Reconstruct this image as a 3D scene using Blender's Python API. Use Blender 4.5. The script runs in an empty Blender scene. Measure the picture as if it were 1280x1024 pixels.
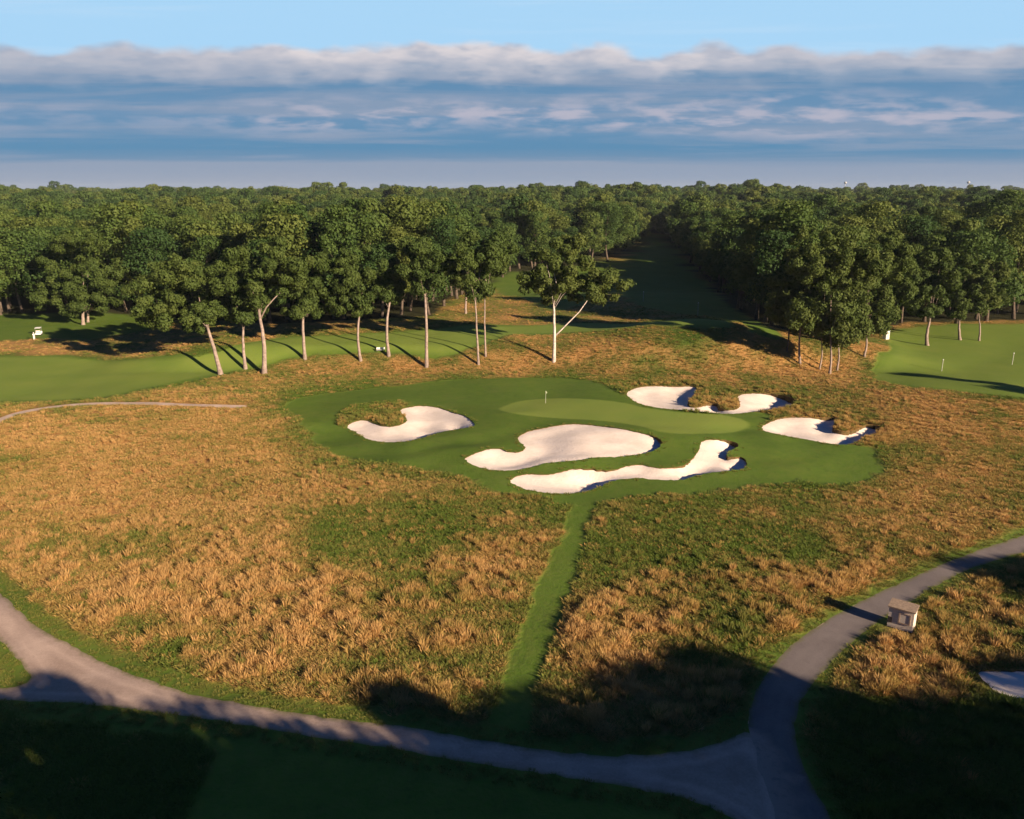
import bpy, math, random
import numpy as np
from mathutils import Vector
from mathutils.geometry import delaunay_2d_cdt

random.seed(7)
rng = np.random.default_rng(7)
scene = bpy.context.scene
COL = scene.collection
R = math.radians

# ------------------------------------------------------------------ camera
CAM_H = 34.0
PITCH = math.atan((512 - 239) / 1000.0)
SP, CP = math.sin(PITCH), math.cos(PITCH)
cam_data = bpy.data.cameras.new("camera")
cam = bpy.data.objects.new("camera", cam_data)
COL.objects.link(cam)
cam.location = (0, 0, CAM_H)
cam.rotation_euler = (math.pi / 2 - PITCH, 0, 0)
cam_data.sensor_width = 36
cam_data.lens = 28.125
cam_data.clip_start = 0.5
cam_data.clip_end = 30000
scene.camera = cam

SUN_EL = R(18.0)
SUN_AZ = np.array([0.735, -0.678])          # horizontal direction towards the sun
SUN_AZ = SUN_AZ / np.linalg.norm(SUN_AZ)


# ------------------------------------------------------------------ noise
def _hash(ix, iy, s):
    v = np.sin(ix * 127.1 + iy * 311.7 + s * 74.7) * 43758.5453
    return v - np.floor(v)


def vnoise(x, y, s=0):
    x = np.asarray(x, float); y = np.asarray(y, float)
    ix, iy = np.floor(x), np.floor(y)
    fx, fy = x - ix, y - iy
    fx = fx * fx * (3 - 2 * fx); fy = fy * fy * (3 - 2 * fy)
    a = _hash(ix, iy, s); b = _hash(ix + 1, iy, s); c = _hash(ix, iy + 1, s); d = _hash(ix + 1, iy + 1, s)
    return (a * (1 - fx) + b * fx) * (1 - fy) + (c * (1 - fx) + d * fx) * fy


def fbm(x, y, s=0, o=4):
    t = 0; a = 0.5; n = 0
    for k in range(o):
        t = t + a * vnoise(x * 2 ** k, y * 2 ** k, s + k * 13); n += a; a *= 0.5
    return t / n


def sstep(a, b, x):
    t = np.clip((np.asarray(x, float) - a) / (b - a), 0, 1)
    return t * t * (3 - 2 * t)


# ------------------------------------------------------------------ terrain height
def H(x, y):
    x = np.asarray(x, float); y = np.asarray(y, float)
    near = 1 - sstep(300, 400, y)
    h = (fbm(x / 26, y / 26, 3, 3) - 0.5) * 1.5 * near
    h = h + 0.9 * np.exp(-(((x - 12) / 40) ** 2 + ((y - 112) / 22) ** 2))
    h = h + 1.5 * (fbm(x / 9 + 4, y / 7, 41, 2) - 0.5) * np.exp(-(((x - 8) / 48) ** 2 + ((y - 108) / 20) ** 2)) * (1 - 0.92 * np.exp(-(((x - 18) / 24) ** 4 + ((y - 120) / 11) ** 4)))
    edge = 150 + 5 * (vnoise(x / 22, x * 0 + 1.3, 5) - 0.5)
    win = sstep(-88, -58, x) * (1 - sstep(66, 92, x))
    h = h + win * 3.4 * sstep(edge, edge + 13, y) * (1 - sstep(225, 290, y))
    h = h + 3.5 * np.exp(-(((x - 40) / 17) ** 2 + ((y - 172) / 13) ** 2))
    h = h + 1.5 * np.exp(-(((x - 78) / 22) ** 2 + ((y - 126) / 18) ** 2))
    h = h + 1.6 * np.exp(-(((x - 44) / 9) ** 2 + ((y - 50) / 7) ** 2))
    n = fbm(x / 420 + 7.3, y / 420 + 2.2, 9, 2)
    h = h + sstep(330, 900, y) * (1 + 14 * n) + sstep(260, 420, y) * 8 * (fbm(x / 85, y / 120, 19, 2) - 0.5)
    return h


def Hs(x, y):
    return float(H(x, y))


# ------------------------------------------------------------------ pixel <-> ground (used to survey where things stand)
def ground_np(px, py, it=40):
    px = np.asarray(px, float); py = np.asarray(py, float)
    dx = px - 640.0
    dy = 1000 * CP + (512 - py) * SP
    dz = -1000 * SP + (512 - py) * CP
    dz = np.minimum(dz, -1.0)
    z = np.zeros_like(dx)
    for _ in range(it):
        t = (CAM_H - z) / (-dz)
        z = 0.5 * z + 0.5 * H(dx * t, dy * t)
    t = (CAM_H - z) / (-dz)
    return dx * t, dy * t


def G(px, py):
    a, b = ground_np(px, py)
    return float(a), float(b)


def depth_at(x, y, z):
    return y * CP + (CAM_H - z) * SP


def at_depth(px, py, zc):
    """point seen at px, py, at camera depth zc"""
    a = (px - 640) / 1000 * zc; b = (512 - py) / 1000 * zc
    return np.array([a, zc * CP + b * SP, CAM_H - zc * SP + b * CP])


def project(x, y, z):
    zc = np.maximum(y * CP - (z - CAM_H) * SP, 0.1)
    yc = y * SP + (z - CAM_H) * CP
    return 640 + 1000 * x / zc, 512 - 1000 * yc / zc


def smooth_closed(P, n=1):
    P = np.array(P, float)
    for _ in range(n):
        Q = np.roll(P, -1, 0)
        P = np.stack([0.75 * P + 0.25 * Q, 0.25 * P + 0.75 * Q], 1).reshape(-1, 2)
    return P


def smooth_open(P, n=2):
    P = np.array(P, float)
    for _ in range(n):
        A, B = P[:-1], P[1:]
        Q = np.stack([0.75 * A + 0.25 * B, 0.25 * A + 0.75 * B], 1).reshape(-1, 2)
        P = np.vstack([P[:1], Q, P[-1:]])
    return P


def to_world(P):
    a, b = ground_np([p[0] for p in P], [p[1] for p in P])
    return np.stack([a, b], 1)


def resample(P, step):
    P = np.vstack([P, P[:1]])
    d = np.r_[0, np.cumsum(np.linalg.norm(np.diff(P, axis=0), axis=1))]
    n = max(8, int(d[-1] / step))
    t = np.linspace(0, d[-1], n, endpoint=False)
    return np.stack([np.interp(t, d, P[:, 0]), np.interp(t, d, P[:, 1])], 1)


def inside(P, x, y):
    x = np.asarray(x, float); y = np.asarray(y, float)
    r = np.zeros(x.shape, bool)
    n = len(P)
    for i in range(n):
        x0, y0 = P[i]; x1, y1 = P[(i + 1) % n]
        if y0 == y1: continue
        c = ((y0 > y) != (y1 > y)) & (x < (x1 - x0) * (y - y0) / (y1 - y0) + x0)
        r ^= c
    return r


def sdist(P, x, y):
    """signed distance to closed polygon, + inside; limited to the neighbourhood"""
    x = np.asarray(x, float); y = np.asarray(y, float)
    out = np.full(x.shape, -50.0)
    m = (x > P[:, 0].min() - 8) & (x < P[:, 0].max() + 8) & (y > P[:, 1].min() - 8) & (y < P[:, 1].max() + 8)
    xs, ys = x[m], y[m]
    if xs.size == 0: return out
    d = np.full(xs.shape, 1e9)
    for i in range(len(P)):
        a = P[i]; b = P[(i + 1) % len(P)]; ab = b - a; L = max(ab @ ab, 1e-9)
        t = np.clip(((xs - a[0]) * ab[0] + (ys - a[1]) * ab[1]) / L, 0, 1)
        d = np.minimum(d, (xs - a[0] - t * ab[0]) ** 2 + (ys - a[1] - t * ab[1]) ** 2)
    d = np.sqrt(d)
    out[m] = np.where(inside(P, xs, ys), d, -d)
    return out


# ------------------------------------------------------------------ outlines surveyed from the photograph
def c4(L): return [(400 + a / 2.909, 460 + b / 2.909) for a, b in L]
def c5(L): return [(760 + a / 2.909, 460 + b / 2.909) for a, b in L]


B1 = c4([(92,215),(120,195),(165,186),(195,200),(225,212),(270,214),(310,200),(318,185),(300,165),(288,150),(330,140),(375,136),(430,142),(480,160),(525,172),(550,190),(570,210),(530,218),(450,230),(400,245),(360,258),(310,268),(250,271),(190,265),(155,250),(130,232)])
B2 = c4([(520,330),(560,312),(600,297),(645,290),(680,303),(715,308),(742,300),(745,285),(725,270),(718,252),(735,238),(775,225),(815,218),(860,208),(930,202),(1000,208),(1080,218),(1150,232),(1210,245),(1243,262),(1243,280),(1215,300),(1160,315),(1100,322),(1020,324),(950,335),(880,340),(820,345),(760,362),(700,373),(640,374),(590,365),(550,350)])
B3 = c4([(688,408),(710,392),(760,385),(820,388),(860,382),(900,368),(960,364),(1020,370),(1070,372),(1110,358),(1160,349)]) + \
     c5([(150,358),(200,365),(250,360),(285,350),(310,325),(335,295),(335,270),(350,262),(420,260),(460,268),(480,280),(462,293),(436,303),(424,318),(450,325),(490,322),(503,335),(505,355),(490,368),(440,374),(380,378),(320,390),(270,408),(200,408),(120,400),(60,402),(10,410)]) + \
     c4([(1040,422),(1000,438),(950,452),(900,458),(850,456),(780,450),(730,435),(700,420)])
B4 = c5([(60,92),(90,75),(130,66),(200,64),(250,66),(300,64),(325,68),(318,90),(300,108),(288,130),(300,142),(330,142),(360,132),(395,128),(405,148),(440,152),(470,150),(482,135),(475,112),(470,100),(500,92),(570,90),(630,97),(670,108),(685,122),(665,138),(620,148),(560,155),(500,163),(440,168),(370,163),(300,153),(220,150),(150,140),(95,122)])
B5 = c5([(555,215),(580,200),(620,182),(660,176),(720,178),(790,182),(830,178),(825,200),(815,218),(840,230),(880,232),(920,215),(940,205),(985,208),(992,222),(970,238),(935,245),(905,268),(870,280),(800,276),(740,262),(680,252),(610,240),(570,230)])
B6 = [(1218,840),(1245,838),(1290,838),(1340,842),(1350,870),(1290,874),(1250,869),(1235,857)]
PUTT = c4([(640,150),(690,130),(760,115),(850,110),(950,112),(1060,120),(1160,137)]) + c5([(100,140),(200,155),(300,165),(400,170),(470,180),(520,203),(500,225),(420,238),(340,240),(250,240),(190,233),(120,213),(60,200)]) + c4([(1000,190),(900,185),(800,178),(700,167)])
SURR = [(352,503),(405,492),(440,487),(520,478),(580,474),(700,472),(755,477),(782,492),(810,504),(860,514),(905,517),(950,514),(962,520),(955,530),(1000,543),(1040,552),(1062,557),(1100,560),(1112,585),(1100,602),(1050,606),(1000,602),(960,608),(920,614),(850,620),(790,625),(745,630),(720,632),(660,618),(600,607),(540,592),(470,580),(420,566),(386,550),(376,531),(362,513)]
STRIP = [(718,616),(754,616),(742,650),(721,720),(698,800),(674,870),(660,935),(598,932),(620,860),(646,790),(676,710),(703,660)]
FAIR1 = [(-300,507),(-300,446),(0,446),(75,444),(140,450),(200,447),(270,442),(330,425),(380,420),(440,418),(540,412),(580,405),(640,408),(700,405),(740,402),(800,404),(860,397),(905,400),(930,412),(860,410),(760,412),(690,418),(640,418),(600,437),(560,447),(530,445),(500,440),(460,442),(430,440),(390,442),(360,448),(320,460),(270,468),(180,487),(130,500),(0,503)]
FAIR2 = [(-300,425),(-300,380),(0,385),(100,385),(200,392),(210,410),(120,425),(70,424),(0,425)]
FAIR3 = [(795,296),(845,292),(870,330),(915,372),(960,408),(985,430),(960,425),(925,410),(903,397),(850,393),(800,383),(772,372),(765,345)]
FAIR4 = [(560,330),(780,320),(765,345),(772,368),(720,385),(690,390),(650,372)]
FAIR5 = [(1500,405),(1290,405),(1120,408),(1100,418),(1118,438),(1092,455),(1082,470),(1110,482),(1180,488),(1290,500),(1500,520)]
FORE = [(-300,872),(50,872),(200,888),(400,920),(640,958),(850,992),(960,1024),(990,1240),(200,1240),(235,1010),(285,935),(180,905),(60,890),(-300,890)]
GRAVEL = [(-160,650),(-60,692),(0,740),(40,780),(90,808),(150,838),(220,863),(300,880),(400,896),(500,908),(600,925),(680,938),(760,945),(840,942),(900,930),(938,908),(965,945),(985,1000),(1010,1090),(960,1060),(915,1022),(860,998),(800,985),(700,970),(600,955),(500,938),(400,922),(300,906),(200,890),(100,879),(0,875),(-160,874),(-160,860),(0,863),(45,852),(28,832),(0,800),(-70,745),(-160,705)]
road_l = [(1500,585),(1400,622),(1290,665),(1240,682),(1190,700),(1140,722),(1090,745),(1045,768),(1010,790),(980,815),(955,845),(938,880),(935,910),(945,945),(958,985),(972,1030),(985,1100),(1000,1240)]
road_r = [(1110,1240),(1070,1100),(1040,1024),(1015,985),(1000,950),(992,910),(1000,875),(1020,850),(1050,815),(1080,790),(1110,768),(1150,745),(1200,715),(1250,698),(1290,688),(1400,648),(1500,608)]
ROAD = smooth_open(road_l).tolist() + smooth_open(road_r).tolist()
back_c = [(-60,556),(0,525),(20,517),(44,512),(74,507.5),(111,505),(144,504),(185,504.3),(235,506.5),(285,508),(308,508.5)]


def ribbon(C, w):
    C = smooth_open(C, 2)
    n = np.zeros_like(C); n[1:-1] = C[2:] - C[:-2]; n[0] = C[1] - C[0]; n[-1] = C[-1] - C[-2]
    n = np.stack([-n[:, 1], n[:, 0]], 1) / np.linalg.norm(n, axis=1)[:, None]
    w = np.asarray(w).reshape(-1, 1) if np.ndim(w) else w
    return np.vstack([C + n * w / 2, (C - n * w / 2)[::-1]])


Wb = [resample(smooth_closed(to_world(b), 2), 0.38) for b in (B1, B2, B3, B4, B5, B6)]
for k_, P_ in enumerate(Wb):    # slightly ragged cut edges
    a_ = rng.normal(0, 0.07, P_.shape); P_ += a_
Wroad = resample(to_world(ROAD), 0.8)
Wroad += rng.normal(0, 0.05, Wroad.shape)
Wgravel = resample(smooth_closed(to_world(GRAVEL), 2), 0.7)
Wgravel += rng.normal(0, 0.06, Wgravel.shape)
Wback = resample(ribbon(to_world(back_c), 1.6), 0.8)
# worn stone edging between the road and the grass on its far side
edge_px = [(1195,698),(1140,722),(1090,745),(1045,768),(1010,790),(980,815),(955,845),(938,880),(934,905)]
ecw = smooth_open(to_world(edge_px), 3)
en = np.zeros_like(ecw); en[1:-1] = ecw[2:] - ecw[:-2]; en[0] = en[1]; en[-1] = en[-2]
en = np.stack([en[:, 1], -en[:, 0]], 1) / np.linalg.norm(en, axis=1)[:, None]
ew = (0.45 + 0.35 * vnoise(np.arange(len(ecw)) / 6, 0.5, 4))[:, None] * np.minimum(1, np.minimum(np.arange(len(ecw)), np.arange(len(ecw))[::-1]) / 6)[:, None]
Wedge = resample(np.vstack([ecw + en * 0.04, (ecw + en * (ew + 0.06))[::-1]]), 0.5)
if inside(Wroad, *Wedge.mean(0)):
    Wedge = resample(np.vstack([ecw - en * 0.04, (ecw - en * (ew + 0.06))[::-1]]), 0.5)
Wnose = resample(to_world(c4([(55,205),(75,160),(120,135),(200,122),(290,116),(335,130),(292,148),(303,165),(320,186),(310,203),(270,217),(225,214),(195,202),(165,188),(120,197),(92,218)])), 0.8)
Wputt = resample(smooth_closed(to_world(PUTT), 2), 0.8)
MOWN = [resample(smooth_closed(to_world(p), 2), 1.5) for p in (SURR, STRIP, FAIR1, FAIR2, FAIR3, FAIR4, FAIR5, FORE)]


# ------------------------------------------------------------------ ground cover maps
def mow_mask(x, y):
    w = 1.0 * (fbm(x / 1.6, y / 1.6, 21, 2) - 0.5)
    wide = 3.6 * (fbm(x / 7.0, y / 7.0, 23, 3) - 0.5)
    m = np.zeros(np.shape(x))
    for q, P in enumerate(MOWN):
        m = np.maximum(m, sstep(-0.6, 0.6, sdist(P, x, y) + w + (0 if q == 1 else wide)))
    m = m * (1 - sstep(-0.3, 0.5, sdist(Wnose, x, y) + w * 0.5))
    for P, wd in ((Wgravel, 1.7), (Wroad, 1.1)):
        m = np.maximum(m, 0.95 * sstep(-wd - 0.6, -wd + 0.5, sdist(P, x, y) + w * 1.4))
    return m


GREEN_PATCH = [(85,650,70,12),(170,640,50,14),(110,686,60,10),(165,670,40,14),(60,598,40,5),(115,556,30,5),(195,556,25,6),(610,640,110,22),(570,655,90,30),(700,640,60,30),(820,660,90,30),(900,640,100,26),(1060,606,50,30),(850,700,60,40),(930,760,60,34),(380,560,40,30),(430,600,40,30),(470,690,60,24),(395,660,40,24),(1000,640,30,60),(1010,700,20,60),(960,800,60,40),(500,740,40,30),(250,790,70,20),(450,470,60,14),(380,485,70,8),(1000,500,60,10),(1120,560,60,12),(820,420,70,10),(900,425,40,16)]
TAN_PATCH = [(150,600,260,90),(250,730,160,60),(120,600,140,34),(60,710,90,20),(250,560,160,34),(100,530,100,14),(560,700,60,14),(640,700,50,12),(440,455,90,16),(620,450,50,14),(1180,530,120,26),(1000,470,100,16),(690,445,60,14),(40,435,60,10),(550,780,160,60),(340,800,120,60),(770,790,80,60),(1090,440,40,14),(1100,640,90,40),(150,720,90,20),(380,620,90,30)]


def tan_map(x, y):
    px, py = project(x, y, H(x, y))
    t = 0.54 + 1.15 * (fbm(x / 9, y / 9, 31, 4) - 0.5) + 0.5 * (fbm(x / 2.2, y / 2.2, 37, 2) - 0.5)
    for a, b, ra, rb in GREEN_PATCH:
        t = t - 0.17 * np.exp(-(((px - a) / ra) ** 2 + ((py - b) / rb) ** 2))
    for a, b, ra, rb in TAN_PATCH:
        t = t + 0.26 * np.exp(-(((px - a) / ra) ** 2 + ((py - b) / rb) ** 2))
    for a, b, ra, rb, k in ((640, 640, 150, 34, 0.12), (860, 670, 150, 60, 0.12), (1010, 600, 60, 30, 0.1)):
        t = t - k * np.exp(-(((px - a) / ra) ** 2 + ((py - b) / rb) ** 2))
    for P in (MOWN[0], MOWN[2], MOWN[6]):          # rough turns green towards the mown turf
        d = np.maximum(-sdist(P, x, y), 0)
        t = t - 0.26 * np.exp(-d / 2.2)
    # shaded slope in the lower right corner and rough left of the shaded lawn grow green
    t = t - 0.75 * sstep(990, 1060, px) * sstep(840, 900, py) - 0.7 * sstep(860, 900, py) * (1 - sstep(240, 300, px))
    return np.clip(t, 0, 1)


EDGE_X = [-900,-400,0,100,190,350,540,560,600,640,700,760,790,814,829,850,873,902,940,975,1000,1040,1085,1100,1130,1290,1700,2600]
EDGE_Y = [392,396,397,392,400,408,398,380,361,343,338,328,313,297,296,315,345,375,403,414,420,424,424,416,407,403,392,380]


def in_forest(x, y, margin=0.0):
    px, py = project(x, y, H(x, y))
    return (y > 120) & (py < np.interp(px, EDGE_X, EDGE_Y) - margin)


# ------------------------------------------------------------------ materials
def mat(name, rough=0.9, spec=0.2):
    m = bpy.data.materials.new(name); m.use_nodes = True
    nt = m.node_tree; b = nt.nodes["Principled BSDF"]
    b.inputs["Roughness"].default_value = rough
    b.inputs["Specular IOR Level"].default_value = spec
    return m, nt, b


def N(nt, t, **kw):
    n = nt.nodes.new(t)
    for k, v in kw.items():
        if k in ("inp",):
            for a, c in v.items(): n.inputs[a].default_value = c
        else: setattr(n, k, v)
    return n


def ramp(nt, fac, stops, interp='LINEAR'):
    r = nt.nodes.new('ShaderNodeValToRGB'); r.color_ramp.interpolation = interp
    e = r.color_ramp.elements
    e[0].position, e[0].color = stops[0][0], (*stops[0][1], 1)
    e[1].position, e[1].color = stops[-1][0], (*stops[-1][1], 1)
    for p, c in stops[1:-1]:
        x = e.new(p); x.color = (*c, 1)
    nt.links.new(fac, r.inputs[0]); return r.outputs[0]


def noise(nt, vec, scale, detail=3, rough=0.55, dist=0.0):
    n = nt.nodes.new('ShaderNodeTexNoise')
    n.inputs['Scale'].default_value = scale; n.inputs['Detail'].default_value = detail
    n.inputs['Roughness'].default_value = rough; n.inputs['Distortion'].default_value = dist
    if vec is not None: nt.links.new(vec, n.inputs['Vector'])
    return n.outputs['Fac']


def mix(nt, f, a, b, mode='MIX'):
    m = nt.nodes.new('ShaderNodeMix'); m.data_type = 'RGBA'; m.blend_type = mode
    for s, v in ((m.inputs[0], f), (m.inputs[6], a), (m.inputs[7], b)):
        if isinstance(v, (int, float)): s.default_value = v
        elif isinstance(v, tuple): s.default_value = (*v, 1)
        else: nt.links.new(v, s)
    return m.outputs[2]


def mth(nt, op, a, b=0.0, c=0.0, clamp=False):
    m = nt.nodes.new('ShaderNodeMath'); m.operation = op; m.use_clamp = clamp
    for s, v in zip(m.inputs, (a, b, c)):
        if isinstance(v, (int, float)): s.default_value = v
        else: nt.links.new(v, s)
    return m.outputs[0]


def bump(nt, b, h, strength, dist):
    n = nt.nodes.new('ShaderNodeBump'); n.inputs['Strength'].default_value = strength; n.inputs['Distance'].default_value = dist
    nt.links.new(h, n.inputs['Height']); nt.links.new(n.outputs[0], b.inputs['Normal'])


def attr(nt, name, kind='GEOMETRY'):
    a = nt.nodes.new('ShaderNodeAttribute'); a.attribute_type = kind; a.attribute_name = name
    return a


def objcoord(nt):
    return nt.nodes.new('ShaderNodeTexCoord').outputs['Object']


def mr_(nt, v, a, b, hi):
    n = nt.nodes.new('ShaderNodeMapRange'); nt.links.new(v, n.inputs[0])
    n.inputs[1].default_value = a; n.inputs[2].default_value = b; n.inputs[4].default_value = hi
    return n.outputs[0]


# ground
M_ground, nt, b = mat("turf_and_native_grass", 0.95, 0.1)
oc = objcoord(nt)
mow = attr(nt, 'mow').outputs['Fac']; tan = attr(nt, 'tan').outputs['Fac']; putt = attr(nt, 'putt').outputs['Fac']; wood = attr(nt, 'wood').outputs['Fac']
n1 = noise(nt, oc, 0.11, 5, 0.6); n2 = noise(nt, oc, 2.6, 4, 0.7); n3 = noise(nt, oc, 0.6, 4, 0.65)
mownc = ramp(nt, mth(nt, 'ADD', mth(nt, 'MULTIPLY', n1, 0.6), mth(nt, 'MULTIPLY', n3, 0.4)), [(0.3, (0.064, 0.122, 0.013)), (0.5, (0.090, 0.156, 0.018)), (0.72, (0.130, 0.180, 0.024))])
mownc = mix(nt, mr_(nt, n2, 0.35, 0.75, 0.5), mownc, (0.125, 0.150, 0.035))
puttc = ramp(nt, n1, [(0.3, (0.175, 0.245, 0.042)), (0.7, (0.215, 0.265, 0.050))])
worn = mr_(nt, noise(nt, oc, 0.23, 6, 0.7, 0.8), 0.50, 0.70, 0.28)
mownc = mix(nt, worn, mownc, (0.145, 0.155, 0.040))
mownc = mix(nt, mr_(nt, noise(nt, oc, 0.9, 5, 0.7), 0.56, 0.72, 0.45), mownc, (0.050, 0.085, 0.014))
mownc = mix(nt, putt, mownc, puttc)
tn = mth(nt, 'ADD', tan, mth(nt, 'MULTIPLY', mth(nt, 'SUBTRACT', n2, 0.5), 0.9))
natc = ramp(nt, tn, [(0.10, (0.085, 0.130, 0.020)), (0.40, (0.18, 0.155, 0.038)), (0.62, (0.32, 0.195, 0.062)), (0.9, (0.46, 0.245, 0.085))])
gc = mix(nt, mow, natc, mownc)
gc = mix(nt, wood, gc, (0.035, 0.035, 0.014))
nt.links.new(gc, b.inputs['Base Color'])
hh = mth(nt, 'MULTIPLY', n2, mth(nt, 'SUBTRACT', 1.15, mow))
bump(nt, b, hh, 0.9, 0.5)

M_lip, nt, b = mat("bunker_lip_soil", 0.95, 0.1)
nt.links.new(ramp(nt, noise(nt, objcoord(nt), 3.0, 4), [(0.3, (0.055, 0.045, 0.018)), (0.7, (0.16, 0.10, 0.04))]), b.inputs['Base Color'])

M_sand, nt, b = mat("bunker_sand", 0.95, 0.1)
oc = objcoord(nt)
nt.links.new(ramp(nt, noise(nt, oc, 0.45, 7, 0.68), [(0.3, (0.72, 0.61, 0.52)), (0.55, (0.84, 0.715, 0.62)), (0.7, (0.88, 0.765, 0.675))]), b.inputs['Base Color'])
wv_ = nt.nodes.new('ShaderNodeTexWave'); wv_.inputs['Scale'].default_value = 0.9; wv_.inputs['Distortion'].default_value = 9; wv_.inputs['Detail'].default_value = 2; wv_.inputs['Detail Scale'].default_value = 0.4
nt.links.new(oc, wv_.inputs['Vector'])
bump(nt, b, mth(nt, 'ADD', noise(nt, oc, 3.0, 5, 0.65), mth(nt, 'MULTIPLY', wv_.outputs['Fac'], 0.05)), 0.6, 0.07)

def worn_surface(name, lo, hi, fine_scale, dusty, track):
    m, nt, b = mat(name, 0.9, 0.2)
    oc = objcoord(nt)
    ed = attr(nt, 'ed').outputs['Fac']; dust = attr(nt, 'dust').outputs['Fac']
    big = noise(nt, oc, 0.28, 5, 0.6, 0.6); mid = noise(nt, oc, 1.7, 5, 0.7); fi = noise(nt, oc, fine_scale, 3, 0.7)
    c = ramp(nt, mth(nt, 'ADD', mth(nt, 'MULTIPLY', big, 0.6), mth(nt, 'MULTIPLY', fi, 0.4)), [(0.35, lo), (0.65, hi)])
    # wheel tracks worn paler, about a metre in from the edge
    tr_ = mth(nt, 'MULTIPLY', mr_(nt, mth(nt, 'ABSOLUTE', mth(nt, 'SUBTRACT', ed, 1.05)), 0.45, 0.0, track), mid)
    c = mix(nt, tr_, c, tuple(min(1, v * 1.5) for v in hi))
    c = mix(nt, mr_(nt, mid, 0.58, 0.72, 0.30), c, tuple(v * 0.62 for v in lo))
    # gravel carried on to the surface
    c = mix(nt, mth(nt, 'MULTIPLY', dust, mr_(nt, mid, 0.20, 0.48, dusty)), c, (0.34, 0.255, 0.21))
    # grass and soil creeping in from the edge
    ce = mth(nt, 'ADD', ed, mth(nt, 'MULTIPLY', mid, 0.9))
    c = mix(nt, mr_(nt, ce, 0.85, 0.40, 0.8), c, (0.13, 0.125, 0.045))
    nt.links.new(c, b.inputs['Base Color'])
    bump(nt, b, fi, 0.5, 0.03)
    return m


M_road = worn_surface("asphalt", (0.135, 0.112, 0.105), (0.20, 0.168, 0.158), 9.0, 1.0, 0.25)
M_gravel = worn_surface("gravel", (0.30, 0.215, 0.172), (0.45, 0.335, 0.272), 6.0, 0.0, 0.6)

M_back, nt, b = mat("pale_track", 0.95, 0.1)
nt.links.new(ramp(nt, noise(nt, objcoord(nt), 0.6, 5, 0.7), [(0.35, (0.44, 0.32, 0.24)), (0.65, (0.60, 0.46, 0.37))]), b.inputs["Base Color"])

M_edge, nt, b = mat("worn_edge_stone", 0.9, 0.2)
nt.links.new(ramp(nt, noise(nt, objcoord(nt), 3.0, 4, 0.7), [(0.35, (0.24, 0.17, 0.12)), (0.65, (0.40, 0.30, 0.22))]), b.inputs['Base Color'])


def leafmat(name, dark, mid, light, trans=0.25, hue_var=0.55):
    m, nt, b = mat(name, 0.7, 0.2)
    oi = nt.nodes.new('ShaderNodeObjectInfo')
    oc = objcoord(nt)
    n = noise(nt, oc, 0.35, 3, 0.6); fine = attr(nt, 'leaf').outputs['Fac']
    f = mth(nt, 'ADD', mth(nt, 'MULTIPLY', n, 0.5), mth(nt, 'MULTIPLY', fine, 0.4))
    f = mth(nt, 'ADD', f, mth(nt, 'MULTIPLY', mth(nt, 'SUBTRACT', oi.outputs['Random'], 0.5), hue_var))
    c = ramp(nt, f, [(0.1, dark), (0.45, mid), (0.85, light)])
    nt.links.new(c, b.inputs['Base Color'])
    out = nt.nodes['Material Output']
    tr = nt.nodes.new('ShaderNodeBsdfTranslucent'); nt.links.new(c, tr.inputs['Color'])
    ms = nt.nodes.new('ShaderNodeMixShader'); ms.inputs[0].default_value = trans
    nt.links.new(b.outputs[0], ms.inputs[1]); nt.links.new(tr.outputs[0], ms.inputs[2]); nt.links.new(ms.outputs[0], out.inputs['Surface'])
    return m


M_leaf = leafmat("oak_foliage", (0.036, 0.074, 0.018), (0.074, 0.120, 0.025), (0.128, 0.155, 0.033), 0.32, 0.75)
M_leaf_hero = leafmat("near_oak_foliage", (0.044, 0.076, 0.016), (0.080, 0.114, 0.024), (0.130, 0.150, 0.034), 0.32, 0.3)

M_bark, nt, b = mat("pale_bark", 0.95, 0.1)
nt.links.new(ramp(nt, noise(nt, objcoord(nt), 1.6, 5, 0.7), [(0.3, (0.16, 0.12, 0.10)), (0.7, (0.38, 0.29, 0.24))]), b.inputs['Base Color'])
M_birch, nt, b = mat("white_bark", 0.9, 0.1)
nt.links.new(ramp(nt, noise(nt, objcoord(nt), 1.6, 5, 0.7), [(0.3, (0.28, 0.23, 0.20)), (0.6, (0.60, 0.50, 0.44))]), b.inputs['Base Color'])
M_darkbark, nt, b = mat("brown_bark", 0.95, 0.1)
nt.links.new(ramp(nt, noise(nt, objcoord(nt), 1.6, 5, 0.7), [(0.3, (0.06, 0.045, 0.035)), (0.7, (0.17, 0.13, 0.10))]), b.inputs['Base Color'])

M_tuft, nt, b = mat("bunch_grass", 0.85, 0.15)
t_ = attr(nt, 'tint', 'INSTANCER').outputs['Fac']; up = attr(nt, 'tip').outputs['Fac']
base = ramp(nt, t_, [(0.0, (0.085, 0.125, 0.020)), (0.35, (0.165, 0.160, 0.035)), (0.6, (0.29, 0.195, 0.060)), (1.0, (0.44, 0.245, 0.085))])
tip = ramp(nt, t_, [(0.0, (0.135, 0.195, 0.030)), (0.35, (0.25, 0.235, 0.060)), (0.6, (0.44, 0.29, 0.085)), (1.0, (0.62, 0.385, 0.150))])
c = mix(nt, up, base, tip)
nt.links.new(c, b.inputs['Base Color'])
tr = nt.nodes.new('ShaderNodeBsdfTranslucent'); nt.links.new(c, tr.inputs['Color'])
ms = nt.nodes.new('ShaderNodeMixShader'); ms.inputs[0].default_value = 0.25
nt.links.new(b.outputs[0], ms.inputs[1]); nt.links.new(tr.outputs[0], ms.inputs[2]); nt.links.new(ms.outputs[0], nt.nodes['Material Output'].inputs['Surface'])


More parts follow.
